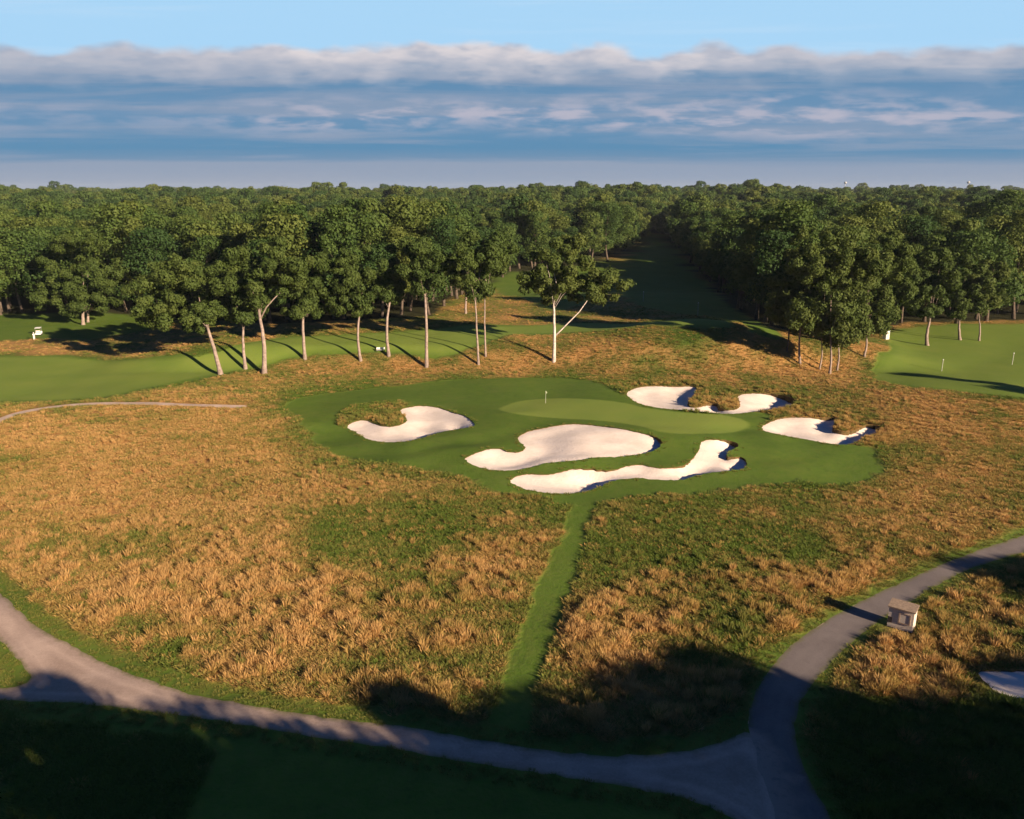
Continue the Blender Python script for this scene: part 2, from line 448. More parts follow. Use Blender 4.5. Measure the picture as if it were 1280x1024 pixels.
def plain(name, col, rough=0.6, spec=0.4, var=0.12, scale=3.0, metal=0.0):
    m, nt, b = mat(name, rough, spec)
    lo = tuple(c * (1 - var) for c in col); hi = tuple(min(1, c * (1 + var)) for c in col)
    nt.links.new(ramp(nt, noise(nt, objcoord(nt), scale, 4, 0.6), [(0.3, lo), (0.7, hi)]), b.inputs['Base Color'])
    b.inputs['Metallic'].default_value = metal
    return m


# ------------------------------------------------------------------ object helpers
def link(o, parent=None):
    COL.objects.link(o)
    if parent is not None: o.parent = parent
    return o


def new_mesh(name, V, F, mats=(), smooth=False, mi=None):
    me = bpy.data.meshes.new(name)
    V = np.asarray(V, np.float32).reshape(-1, 3)
    if isinstance(F, np.ndarray):
        k = F.shape[1]
        me.vertices.add(len(V)); me.vertices.foreach_set('co', V.ravel())
        me.loops.add(F.size); me.loops.foreach_set('vertex_index', F.ravel().astype(np.int32))
        me.polygons.add(len(F)); me.polygons.foreach_set('loop_start', np.arange(0, F.size, k, dtype=np.int32))
        me.update(calc_edges=True)
    else:
        me.from_pydata([tuple(map(float, v)) for v in V], [], [tuple(f) for f in F])
    for m in mats: me.materials.append(m)
    if mi is not None: me.polygons.foreach_set('material_index', np.asarray(mi, np.int32))
    if smooth: me.polygons.foreach_set('use_smooth', np.ones(len(me.polygons), bool))
    me.update()
    return me


def fattr(me, name, vals):
    a = me.attributes.new(name, 'FLOAT', 'POINT'); a.data.foreach_set('value', np.asarray(vals, np.float32))


def obj(name, me, parent=None, label=None, cat=None, group=None, kind=None):
    o = bpy.data.objects.new(name, me); link(o, parent)
    return tag(o, label, cat, group, kind)


def tag(o, label=None, cat=None, group=None, kind=None):
    if label: o['label'] = label
    if cat: o['category'] = cat
    if group: o['group'] = group
    if kind: o['kind'] = kind
    return o


def empty(name, loc, label, cat, group=None, rz=0.0):
    o = bpy.data.objects.new(name, None); link(o)
    o.location = loc; o.rotation_euler = (0, 0, rz); o.empty_display_size = 0.5
    return tag(o, label, cat, group)


class MB:
    """collects shapes into one mesh"""
    def __init__(s): s.v = []; s.f = []

    def add(s, V, F):
        n = len(s.v); s.v += [tuple(map(float, v)) for v in V]; s.f += [tuple(i + n for i in f) for f in F]

    def box(s, x0, x1, y0, y1, z0, z1, bev=0.0):
        if bev <= 0:
            V = [(x, y, z) for z in (z0, z1) for y in (y0, y1) for x in (x0, x1)]
            s.add(V, [(0, 2, 3, 1), (4, 5, 7, 6), (0, 1, 5, 4), (2, 6, 7, 3), (0, 4, 6, 2), (1, 3, 7, 5)]); return
        b = bev
        ring = [(x0 + b, y0), (x1 - b, y0), (x1, y0 + b), (x1, y1 - b), (x1 - b, y1), (x0 + b, y1), (x0, y1 - b), (x0, y0 + b)]
        ins = [(min(max(x, x0 + b), x1 - b), min(max(y, y0 + b), y1 - b)) for x, y in ring]
        V = [(*p, z0 + b) for p in ring] + [(*p, z1 - b) for p in ring] + [(*p, z1) for p in ins] + [(*p, z0) for p in ins]
        F = []
        for i in range(8):
            j = (i + 1) % 8
            F += [(i, j, 8 + j, 8 + i), (8 + i, 8 + j, 16 + j, 16 + i), (24 + i, 24 + j, j, i)]
        F += [tuple(range(16, 24)), tuple(reversed(range(24, 32)))]
        s.add(V, F)

    def tube(s, P, rad, seg=7, caps=True):
        P = [np.array(p, float) for p in P]
        if np.ndim(rad) == 0: rad = [rad] * len(P)
        V = []; F = []
        ref = np.array([0.31, 0.95, 0.12])
        for i, p in enumerate(P):
            d = P[min(i + 1, len(P) - 1)] - P[max(i - 1, 0)]; d = d / (np.linalg.norm(d) + 1e-9)
            a = np.cross(d, ref); a /= np.linalg.norm(a) + 1e-9; c = np.cross(d, a)
            for k in range(seg):
                t = 2 * math.pi * k / seg
                V.append(p + rad[i] * (math.cos(t) * a + math.sin(t) * c))
        for i in range(len(P) - 1):
            for k in range(seg):
                l = (k + 1) % seg
                F.append((i * seg + k, i * seg + l, (i + 1) * seg + l, (i + 1) * seg + k))
        if caps:
            F.append(tuple(reversed(range(seg)))); F.append(tuple((len(P) - 1) * seg + k for k in range(seg)))
        s.add(V, F)

    def lathe(s, prof, seg=12, c=(0, 0, 0)):
        V = []; F = []
        for r, z in prof:
            for k in range(seg):
                t = 2 * math.pi * k / seg; V.append((c[0] + r * math.cos(t), c[1] + r * math.sin(t), c[2] + z))
        for i in range(len(prof) - 1):
            for k in range(seg):
                l = (k + 1) % seg; F.append((i * seg + k, i * seg + l, (i + 1) * seg + l, (i + 1) * seg + k))
        F.append(tuple(reversed(range(seg)))); F.append(tuple((len(prof) - 1) * seg + k for k in range(seg)))
        s.add(V, F)

    def build(s, name, m, parent=None, smooth=False, **kw):
        return obj(name, new_mesh(name, s.v, s.f, [m], smooth), parent, **kw)


# ------------------------------------------------------------------ ground sheet cut by bunkers, road and paths
pts = []
r = 28.0
while r < 4500:                       # rings of points, spacing grows with distance
    if r < 60: st = 0.8
    elif r < 180: st = 1.0
    elif r < 330: st = 1.0 + (r - 180) / 30
    else: st = 6 + (r - 330) * 0.06
    half = R(46)
    n = max(10, int(2 * half * r / st))
    a = np.linspace(-half, half, n) + (rng.random() - 0.5) * st / r
    jr = rng.normal(0, 0.12 * st, n)
    pts.append(np.stack([np.sin(a) * (r + jr), np.cos(a) * (r + jr)], 1))
    r += st
# the land beside and behind the camera
gx, gy = np.meshgrid(np.arange(-400, 401, 12.0), np.arange(-300, 401, 12.0))
side = np.stack([gx.ravel() + rng.normal(0, 1, gx.size), gy.ravel() + rng.normal(0, 1, gx.size)], 1)
ang_ = np.abs(np.arctan2(side[:, 0], side[:, 1])); rad_ = np.hypot(side[:, 0], side[:, 1])
side = side[(ang_ > R(47)) | (rad_ < 25)]
pts.append(side)
far = [(math.sin(t) * q, math.cos(t) * q) for q in (700, 1500, 4000, 4600) for t in np.arange(R(50), R(310), R(8))]
pts.append(np.array(far))
for P in MOWN + [Wputt]:
    Q = resample(P, 0.9); d = np.roll(Q, -1, 0) - np.roll(Q, 1, 0); nn = np.stack([d[:, 1], -d[:, 0]], 1) / (np.linalg.norm(d, axis=1)[:, None] + 1e-9)
    rr = np.hypot(Q[:, 0], Q[:, 1]); Q = Q[rr < 200]; nn = nn[rr < 200]
    pts += [Q + nn * 0.38, Q - nn * 0.38]
pts = np.vstack(pts)
polys = [Wroad, Wgravel, Wback, Wedge] + Wb
keep = np.ones(len(pts), bool)
for P in polys:
    d = sdist(P, pts[:, 0], pts[:, 1]); keep &= np.abs(d) > 0.16
pts = pts[keep]
allp = [pts]; faces_in = []; off = len(pts)
for P in polys:
    # counter-clockwise
    ar = np.sum(P[:, 0] * np.roll(P[:, 1], -1) - np.roll(P[:, 0], -1) * P[:, 1])
    Q = P if ar > 0 else P[::-1]
    allp.append(Q); faces_in.append(list(range(off, off + len(Q)))); off += len(Q)
allp = np.vstack(allp)
res = delaunay_2d_cdt([Vector((float(a), float(c))) for a, c in allp], [], faces_in, 0, 1e-5, True)
CV = np.array([(v.x, v.y) for v in res[0]]); CF = np.array([list(f) for f in res[2]], np.int32)
ids = res[5]
zone = np.full(len(CF), -1)
for i, s in enumerate(ids):
    if s:
        s = set(s)
        for k in (0, 3, 4, 5, 6, 7, 8, 9, 1, 2):
            if k in s: zone[i] = k; break
Z = H(CV[:, 0], CV[:, 1])
# consistent upward winding
a_, b_, c_ = CV[CF[:, 0]], CV[CF[:, 1]], CV[CF[:, 2]]
cr = (b_[:, 0] - a_[:, 0]) * (c_[:, 1] - a_[:, 1]) - (b_[:, 1] - a_[:, 1]) * (c_[:, 0] - a_[:, 0])
CF[cr < 0] = CF[cr < 0][:, ::-1]


def sub(zsel):
    F = CF[zsel]; u, inv = np.unique(F, return_inverse=True)
    return u, inv.reshape(-1, 3).astype(np.int32)


# bunkers first, since the grass lip has to meet them
LIP_HI = [(572,531,9,.5),(535,543,14,.45),(600,520,8,.3), (826,552,12,.5),(815,566,12,.3), (745,603,22,.55),(870,590,20,.5),(925,582,14,.6),(918,556,14,.6),(905,568,9,.5),
          (862,495,14,.75),(895,510,10,.5),(978,503,22,.75),(990,500,12,.4), (1036,530,16,.65),(1068,548,22,.65),(1095,536,12,.7), (840,488,12,.2)]
lip_verts = {}
lipV = []; lipF = []
bunker_info = [
    ("kidney-shaped sand bunker left of the putting green, cut by a grassy nose"),
    ("largest pale sand bunker, lying flat in front of the putting green"),
    ("long wavy sand bunker nearest the mown strip, its right end hooked"),
    ("sand bunker behind the right end of the putting green, split by two brown grassy noses"),
    ("sand bunker with a curled tail right of the putting green, beside the pale rough"),
    ("small sand bunker in deep shade right of the road"),
]
for bi in range(6):
    zi = 4 + bi
    u, F = sub(zone == zi)
    x, y = CV[u, 0], CV[u, 1]
    sd = sdist(Wb[bi], x, y); onb = np.abs(sd) < 0.02
    zt = Z[u]
    px, py = project(x, y, zt)
    lip = np.full(len(u), 0.10)
    for a, c, rr, amt in LIP_HI:
        lip = lip + amt * 1.25 * np.exp(-(((px - a) / rr) ** 2 + ((py - c) / (rr * 0.6)) ** 2))
    # sand falls from the lip to a shallow floor
    base = np.median(zt[onb])
    dep = sstep(0, 3.2, np.maximum(sd, 0)) * 0.42
    zz = zt - lip - dep
    me = new_mesh("sand_bunker", np.stack([x, y, zz], 1), F, [M_sand], True)
    obj("sand_bunker", me, None, bunker_info[bi], "bunker", "sand bunkers around the green" if bi < 5 else None)
    # lip wall
    ed = {}
    for f in F:
        for k in range(3):
            e = (int(f[k]), int(f[(k + 1) % 3]))
            if (e[1], e[0]) in ed: ed.pop((e[1], e[0]))
            else: ed[e] = 1
    for (i, j) in ed:
        n = len(lipV)
        lipV += [(x[i], y[i], zt[i]), (x[j], y[j], zt[j]), (x[j], y[j], zz[j] - 0.02), (x[i], y[i], zz[i] - 0.02)]
        lipF += [(n + 1, n, n + 3), (n + 1, n + 3, n + 2)]

u, F = sub(zone == -1)
x, y = CV[u, 0], CV[u, 1]
V = np.stack([x, y, Z[u]], 1)
nb = len(V); nf = len(F)
V = np.vstack([V, np.array(lipV)]); F = np.vstack([F, np.array(lipF, np.int32) + nb]).astype(np.int32)
mi = np.r_[np.zeros(nf, int), np.ones(len(lipF), int)]
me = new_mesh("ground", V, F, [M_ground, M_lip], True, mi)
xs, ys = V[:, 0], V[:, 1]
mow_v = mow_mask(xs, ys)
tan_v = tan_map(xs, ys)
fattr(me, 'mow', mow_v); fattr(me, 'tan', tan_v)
fway = np.maximum(sstep(-0.3, 2.5, sdist(MOWN[2], xs, ys)) * 0.75, sstep(-0.3, 2.5, sdist(MOWN[6], xs, ys)) * 0.5)
sp_ = sdist(Wputt, xs, ys)
fattr(me, 'putt', np.maximum(sstep(-0.3, 0.3, sp_), fway))
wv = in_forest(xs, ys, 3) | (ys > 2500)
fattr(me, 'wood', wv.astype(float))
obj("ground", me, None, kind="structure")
for zi, nm, m in ((0, "road", M_road), (1, "path", M_gravel), (2, "path", M_back), (3, "kerb", M_edge)):
    u, F = sub(zone == zi)
    if len(F) == 0: continue
    me = new_mesh(nm, np.stack([CV[u, 0], CV[u, 1], Z[u]], 1), F, [m], True)
    if zi < 2:
        dr = sdist(Wroad, CV[u, 0], CV[u, 1]); dg = sdist(Wgravel, CV[u, 0], CV[u, 1])
        fattr(me, 'ed', np.where(dg > -0.6, 3, np.clip(dr, 0, 3)) if zi == 0 else np.clip(dg, 0, 3))
        fattr(me, 'dust', (dg > -0.6) * (1 - sstep(0.2, 2.2 + 1.6 * vnoise(CV[u, 0], CV[u, 1], 8), dr)))
    obj(nm, me, None, kind="structure")


# ------------------------------------------------------------------ grass tufts
def tuft_mesh(name, nb, hgt, spread, lean, width):
    V = []; F = []; tip = []
    for k in range(nb):
        a = rng.random() * 2 * math.pi; q = spread * math.sqrt(rng.random())
        bx, by = q * math.cos(a) * 0.5, q * math.sin(a) * 0.5
        h = hgt * (0.55 + 0.6 * rng.random()); ln = lean * (0.3 + rng.random())
        tx, ty = bx * 1.6 + math.cos(a) * ln * h, by * 1.6 + math.sin(a) * ln * h
        w = width * (0.7 + 0.7 * rng.random()); o = rng.random() * math.pi
        wx, wy = w * math.cos(o), w * math.sin(o)
        mx, my, mz = bx + (tx - bx) * 0.4, by + (ty - by) * 0.4, h * 0.62
        n = len(V)
        V += [(bx - wx, by - wy, -0.05), (bx + wx, by + wy, -0.05), (mx + wx * 1.1, my + wy * 1.1, mz), (mx - wx * 1.1, my - wy * 1.1, mz), (tx, ty, h)]
        F += [(n, n + 1, n + 2), (n, n + 2, n + 3), (n + 3, n + 2, n + 4)]
        tip += [0, 0, 0.65, 0.65, 1]
    me = new_mesh(name, V, np.array(F, np.int32), [M_tuft])
    fattr(me, 'tip', tip)
    return bpy.data.objects.new(name, me)       # source only, not linked


def scatter_object(name, P, idx, scale, rot, tint, sources, kind="stuff", label=None):
    me = bpy.data.meshes.new(name)
    me.vertices.add(len(P)); me.vertices.foreach_set('co', np.asarray(P, np.float32).ravel())
    fattr(me, 'sc', scale); fattr(me, 'rt', rot); fattr(me, 'tint', tint)
    a = me.attributes.new('idx', 'INT', 'POINT'); a.data.foreach_set('value', np.asarray(idx, np.int32))
    o = obj(name, me, None, kind=kind, label=label)
    ng = bpy.data.node_groups.new(name + "_scatter", 'GeometryNodeTree')
    ng.interface.new_socket('Geometry', in_out='INPUT', socket_type='NodeSocketGeometry')
    ng.interface.new_socket('Geometry', in_out='OUTPUT', socket_type='NodeSocketGeometry')
    nd = ng.nodes; L = ng.links
    gi = nd.new('NodeGroupInput'); go = nd.new('NodeGroupOutput')
    iop = nd.new('GeometryNodeInstanceOnPoints'); jn = nd.new('GeometryNodeJoinGeometry')
    for s in reversed(sources):
        oi = nd.new('GeometryNodeObjectInfo'); oi.inputs['Object'].default_value = s; oi.inputs['As Instance'].default_value = True
        L.new(oi.outputs['Geometry'], jn.inputs[0])

    def na(nm, t):
        n = nd.new('GeometryNodeInputNamedAttribute'); n.data_type = t; n.inputs['Name'].default_value = nm
        return n.outputs['Attribute']
    cx = nd.new('ShaderNodeCombineXYZ'); L.new(na('rt', 'FLOAT'), cx.inputs['Z'])
    L.new(gi.outputs[0], iop.inputs['Points']); L.new(jn.outputs[0], iop.inputs['Instance'])
    iop.inputs['Pick Instance'].default_value = True
    L.new(na('idx', 'INT'), iop.inputs['Instance Index'])
    L.new(cx.outputs[0], iop.inputs['Rotation']); L.new(na('sc', 'FLOAT'), iop.inputs['Scale'])
    L.new(iop.outputs[0], go.inputs[0])
    md = o.modifiers.new('scatter', 'NODES'); md.node_group = ng
    return o


tufts = [tuft_mesh("bunch_a", 60, 0.62, 0.70, 0.34, 0.018), tuft_mesh("bunch_b", 60, 0.48, 0.80, 0.50, 0.018), tuft_mesh("bunch_c", 52, 0.80, 0.48, 0.26, 0.018),
         tuft_mesh("short_a", 34, 0.30, 0.75, 0.60, 0.020), tuft_mesh("short_b", 32, 0.22, 0.85, 0.60, 0.022)]
# candidates over the visible wedge
cand = []
for (r0, r1, dens) in ((34, 60, 14.0), (60, 90, 12.0), (90, 130, 6.5), (130, 185, 4.0), (185, 260, 1.2)):
    area = R(74) * (r1 ** 2 - r0 ** 2) / 2; n = int(area * dens)
    rr = np.sqrt(rng.uniform(r0 ** 2, r1 ** 2, n)); aa = rng.uniform(-R(37), R(37), n)
    cand.append(np.stack([rr * np.sin(aa), rr * np.cos(aa)], 1))
cand = np.vstack(cand)
x, y = cand[:, 0], cand[:, 1]
px, py = project(x, y, H(x, y))
ok = (px > -60) & (px < 1340) & (py < 1060)
x, y, px, py = x[ok], y[ok], px[ok], py[ok]
m = mow_mask(x, y)
dmin = np.full(len(x), -50.0)
for P in polys: dmin = np.maximum(dmin, sdist(P, x, y))
hx_, hy_ = G(1124, 787)
nearb0 = np.full(len(x), -50.0)
for P in Wb: nearb0 = np.maximum(nearb0, sdist(P, x, y))
fringe = (m >= 0.5) & (dmin > -1.5) & (dmin < -0.04) & (rng.random(len(x)) < 0.55) & ((nearb0 < -2) | ((nearb0 > -0.7) & (rng.random(len(x)) < 0.6)))
ok = ((m < 0.5) & (dmin < -0.25)) | fringe
ok &= ~in_forest(x, y, 2)
ok &= np.hypot(x - hx_, y - hy_) > 1.5
x, y, px, py, m, fringe = x[ok], y[ok], px[ok], py[ok], m[ok], fringe[ok]
T = tan_map(x, y)
# clumping: where the bunch grass stands tall
dm_ = np.full(len(x), -50.0)
for P in MOWN + polys: dm_ = np.maximum(dm_, sdist(P, x, y))
cl = fbm(x / 1.7, y / 1.7, 51, 3) + 0.35 * (fbm(x / 7, y / 7, 57, 2) - 0.5)
smooth_left = sstep(0, 1, np.exp(-(((px - 140) / 300) ** 2 + ((py - 560) / 75) ** 2)) * 1.5)
tall_p = np.clip((cl - 0.45) * 4.0, 0, 1) * (0.25 + 0.75 * sstep(0.28, 0.62, T)) * (1 - 0.8 * smooth_left)
tall_p *= 0.30 + 0.70 * sstep(620, 760, py)
tall_p = np.where(rng.random(len(x)) < 0.015, 1, tall_p)
corner = (px < 330) & (py > 885)
tall = (rng.random(len(x)) < tall_p * 0.70) & ~corner & (m < 0.04) & (dm_ < -0.75)
short_keep = (rng.random(len(x)) < 0.75) | fringe
ok = tall | short_keep
x, y, px, py, T, tall, cl, fringe = x[ok], y[ok], px[ok], py[ok], T[ok], tall[ok], cl[ok], fringe[ok]
nearb = np.full(len(x), -50.0)
for P in Wb[:5]: nearb = np.maximum(nearb, sdist(P, x, y))
shaggy = (nearb > -3.0) & ~fringe & (rng.random(len(x)) < 0.55)
tall = tall | shaggy
idx = np.where(tall, rng.integers(0, 3, len(x)), rng.integers(3, 5, len(x)))
sc = np.where(tall, rng.uniform(0.65, 1.15, len(x)), rng.uniform(0.7, 1.4, len(x)))
sc = sc * (0.72 + 0.33 * sstep(600, 800, py) * tall + 0.1) * (1 - 0.22 * sstep(500, 440, py) * (1 - np.exp(-(((px - 850) / 110) ** 2 + ((py - 435) / 28) ** 2))))
tint = np.clip(T + rng.normal(0, 0.16, len(x)) + np.where(tall, 0.20 * (T > 0.25), -0.16), 0, 1)
tint = np.where(rng.random(len(x)) < 0.10, tint * 0.35, tint)
tint = np.where(rng.random(len(x)) < 0.11 * (py < 870), np.maximum(tint, 0.62), tint)
sc = np.where(fringe, sc * np.where(nearb > -2, 0.6, 0.5), sc * np.where(tall, 0.84, 1.0) * np.where(shaggy, 1.15, 1.0))
tint = np.where(fringe, 0.12 + (0.25 + 0.04 * (nearb > -2)) * rng.random(len(x)), tint)
tint = np.where(shaggy, np.clip(tint - 0.12, 0.2, 0.8), tint)
scatter_object("native_grass", np.stack([x, y, H(x, y)], 1), idx, sc, rng.uniform(0, 6.28, len(x)), tint, tufts,
               label="golden and green bunch grass covering the unmown ground")
print("tufts", len(x))


# ------------------------------------------------------------------ trees
def leaf_cloud(blobs, n, size, inner=0.15, up=0.25):
    """blobs: (cx, cy, cz, r). Leaf clumps over the shells of the blobs. Returns verts, faces, leaf shade value"""
    B = np.array(blobs, float)
    w = B[:, 3] ** 2; w /= w.sum()
    k = rng.choice(len(B), n, p=w)
    d = rng.normal(0, 1, (n, 3)); d[:, 2] += up; d /= np.linalg.norm(d, axis=1)[:, None]
    rad = np.where(rng.random(n) < inner, rng.uniform(0.2, 0.8, n), rng.normal(0.98, 0.10, n))
    wob = 1 + 0.28 * np.sin(d[:, 0] * 5 + k * 1.7) * np.sin(d[:, 1] * 6 + k) * np.sin(d[:, 2] * 5 + k * 2.3)
    c = B[k, :3] + d * (B[k, 3] * rad * wob)[:, None] * np.array([1, 1, 0.8])
    # drop leaves that lie deep inside another blob (never seen)
    deep = np.zeros(n, bool)
    for q in range(len(B)):
        dd = np.linalg.norm((c - B[q, :3]) / np.array([1, 1, 0.8]), axis=1)
        deep |= (dd < B[q, 3] * 0.62) & (k != q)
    keep = ~deep | (rng.random(n) < 0.12)
    c, d, k = c[keep], d[keep], k[keep]; n = len(c)
    nr = d + rng.normal(0, 0.42, (n, 3)); nr /= np.linalg.norm(nr, axis=1)[:, None]
    t = np.cross(nr, rng.normal(0, 1, (n, 3))); t /= np.linalg.norm(t, axis=1)[:, None]
    s = np.cross(nr, t)
    L = size * rng.uniform(0.6, 1.3, n)[:, None]; W = L * rng.uniform(0.5, 0.85, n)[:, None]
    bend = nr * L * 0.25
    V = np.stack([c - t * L - bend, c - s * W, c + t * L - bend, c + s * W], 1).reshape(-1, 3)
    F = np.arange(4 * n, dtype=np.int32).reshape(-1, 4)
    shade = np.clip(0.5 + 0.20 * np.sin(k * 12.9898)[:] + rng.normal(0, 0.09, n), 0, 1)
    return V, F, np.repeat(shade, 4)


def crown_mesh(name, blobs, n, size, m, inner=0.15, up=0.25):
    V, F, sh = leaf_cloud(blobs, n, size, inner, up)
    me = new_mesh(name, V, F, [m]); fattr(me, 'leaf', sh)
    return me


def ellipsoid_blobs(c, rad, n, r0, r1, fill=0.25):
    out = []
    for _ in range(n):
        d = rng.normal(0, 1, 3); d /= np.linalg.norm(d)
        q = rng.uniform(0.0, 0.6) if rng.random() < fill else rng.uniform(0.62, 0.98)
        r = rng.uniform(r0, r1)
        p = np.array(c) + d * q * np.maximum(np.array(rad) - r * 0.7, 0.3)
        out.append((*p, r))
    return out


def trunk_mb(base, top, r0, r1, blobs, nlimb=6, bend=0.3, limb_from=0.7):
    mb = MB()
    base = np.array(base, float); top = np.array(top, float)
    P = []; RR = []
    nseg = 7
    off = rng.normal(0, bend, 3) * np.array([1, 1, 0])
    for i in range(nseg + 1):
        t = i / nseg
        p = base + (top - base) * t + off * math.sin(math.pi * t) + (rng.normal(0, bend * 0.12, 3) * np.array([1, 1, 0]) if 0 < i < nseg else 0)
        P.append(p); RR.append(r0 + (r1 - r0) * t + (r0 * 0.35 if i == 0 else 0))
    P[0] = P[0] - np.array([0, 0, 0.3])
    mb.tube(P, RR, 9)
    B = sorted(blobs, key=lambda b: -b[3])
    B = [b for b in B if math.hypot(b[0] - top[0], b[1] - top[1]) < 4.0 and b[2] > top[2] - 1.5] or B[:1]
    pick = [B[i] for i in rng.permutation(len(B))[:nlimb]]
    for b in pick:
        t = rng.uniform(limb_from, 0.98); k = min(int(t * nseg), nseg - 1)
        s = P[k] + (P[k + 1] - P[k]) * (t * nseg - k)
        e = np.array(b[:3])
        mid = s + (e - s) * 0.5 + np.array([0, 0, 0.12 * np.linalg.norm(e - s)]) * rng.uniform(-0.3, 1)
        q = RR[k] * 0.26
        e = s + (e - s) * 0.8
        mb.tube([s, s + (mid - s) * 0.5, mid, mid + (e - mid) * 0.6, e], [q, q * 0.8, q * 0.6, q * 0.38, q * 0.18], 6)
    return mb


def forest_variant(i, hgt, rw, low=0.22, n=8000, size=0.30, nb=40):
    blobs = []
    z0, z1 = hgt * low, hgt
    for k in range(nb):
        t = rng.random() ** 0.8
        z = z0 + (z1 - z0) * t
        # wide rounded top, narrower foot
        prof = rw * (math.sin(math.pi * min(1, max(0.0, 0.16 + 0.78 * t))) ** 0.6)
        a = rng.random() * 2 * math.pi; q = prof * rng.uniform(0.25, 0.85)
        r = rng.uniform(1.3, 2.4) * rw / 5.5
        blobs.append((q * math.cos(a), q * math.sin(a), min(z, z1 - r * 0.75), r))
    cm = crown_mesh("crown", blobs, n, size, M_leaf)
    tm_ = trunk_mb((0, 0, 0), (0.3, 0.2, hgt * 0.72), 0.38, 0.14, blobs, 6, 0.4, 0.4)
    tm = new_mesh("trunk", tm_.v, tm_.f, [M_darkbark], True)
    return cm, tm


VAR = [forest_variant(i, h, w) for i, (h, w) in enumerate([(21, 5.6), (19, 6.4), (24, 4.4), (18, 5.2), (20.5, 7.0), (22, 6.0), (16.5, 6.4), (24, 6.4)])]
FARV = [bpy.data.objects.new("far_crown", forest_variant(0, h, w, 0.3, 2600, 0.50, 26)[0]) for h, w in [(20, 6.2), (21, 7.0), (19, 5.8), (23, 6.6), (18, 6.8)]]

# positions of the woods
fp = []
for (y0, y1, stp) in ((130, 620, 8.2), (620, 1300, 12.0), (1300, 3600, 21.0)):
    yy = y0
    while yy < y1:
        wdt = yy * 0.80 + 30
        xx = -wdt
        while xx < wdt:
            fp.append((xx + rng.uniform(-0.38, 0.38) * stp, yy + rng.uniform(-0.38, 0.38) * stp, stp)); xx += stp
        yy += stp
fp = np.array(fp)
px, py = project(fp[:, 0], fp[:, 1], H(fp[:, 0], fp[:, 1]))
ok = in_forest(fp[:, 0], fp[:, 1], 0) & (px > -110) & (px < 1390)
fp = fp[ok]; px = px[ok]; py = py[ok]
dist = np.hypot(fp[:, 0], fp[:, 1])
edge_gap = np.interp(px, EDGE_X, EDGE_Y) - py
# rank by how large they show: near ones, and those along the open edges
show = (20.0 / dist) * np.where((px > -20) & (px < 1300), 1, 0.35) * np.where(edge_gap < 14, 1.35, 1.0)
order = np.argsort(-show)
near_i = order[:262]; far_i = order[262:]


def side_words(a, p):
    if a < 560: return "broadleaf tree in the dense woods behind the pale-trunked oaks on the left"
    if a < 820: return "broadleaf tree in the woods along the left side of the shaded fairway"
    if a < 1090: return "broadleaf tree in the dark woods along the right side of the shaded fairway"
    return "broadleaf tree in the woods behind the bright lawn on the right"


for c_i, i in enumerate(near_i):
    v = int(rng.integers(0, len(VAR)))
    x, y = fp[i, 0], fp[i, 1]
    e = empty("broadleaf_tree", (x, y, Hs(x, y)), side_words(px[i], py[i]), "tree", "trees of the woods", rng.uniform(0, 6.28))
    s = rng.uniform(0.70, 1.12) * (0.9 + 0.35 * float(vnoise(x / 28, y / 28, 66))) * (1.03 if px[i] > 860 else 1.0)
    e.scale = (s * rng.uniform(0.95, 1.12), s * rng.uniform(0.95, 1.12), s)
    for nm, me in (("crown", VAR[v][0]), ("trunk", VAR[v][1])):
        o = bpy.data.objects.new(nm, me); link(o, e)
fx = fp[far_i]
fd = dist[far_i]
nearfar = fd < 420
srcs = FARV + [bpy.data.objects.new("crown_src", v[0]) for v in VAR]
idx = np.where(nearfar, rng.integers(5, 13, len(fx)), rng.integers(0, 5, len(fx)))
sc = rng.uniform(0.66, 1.15, len(fx)) * (0.78 + 0.50 * vnoise(fx[:, 0] / 45, fx[:, 1] / 60, 67)) * np.where(fx[:, 2] > 20, 1.5, np.where(fx[:, 2] > 11, 1.12, 1.0))
lift = np.where(fx[:, 2] > 20, -9.0, np.where(fx[:, 2] > 11, -2.0, 0))
scatter_object("distant_woods", np.stack([fx[:, 0], fx[:, 1], H(fx[:, 0], fx[:, 1]) + lift], 1), idx, sc, rng.uniform(0, 6.28, len(fx)), rng.random(len(fx)), srcs,
               label="unbroken canopy of woodland running to the horizon")
print("forest", len(near_i), len(far_i))


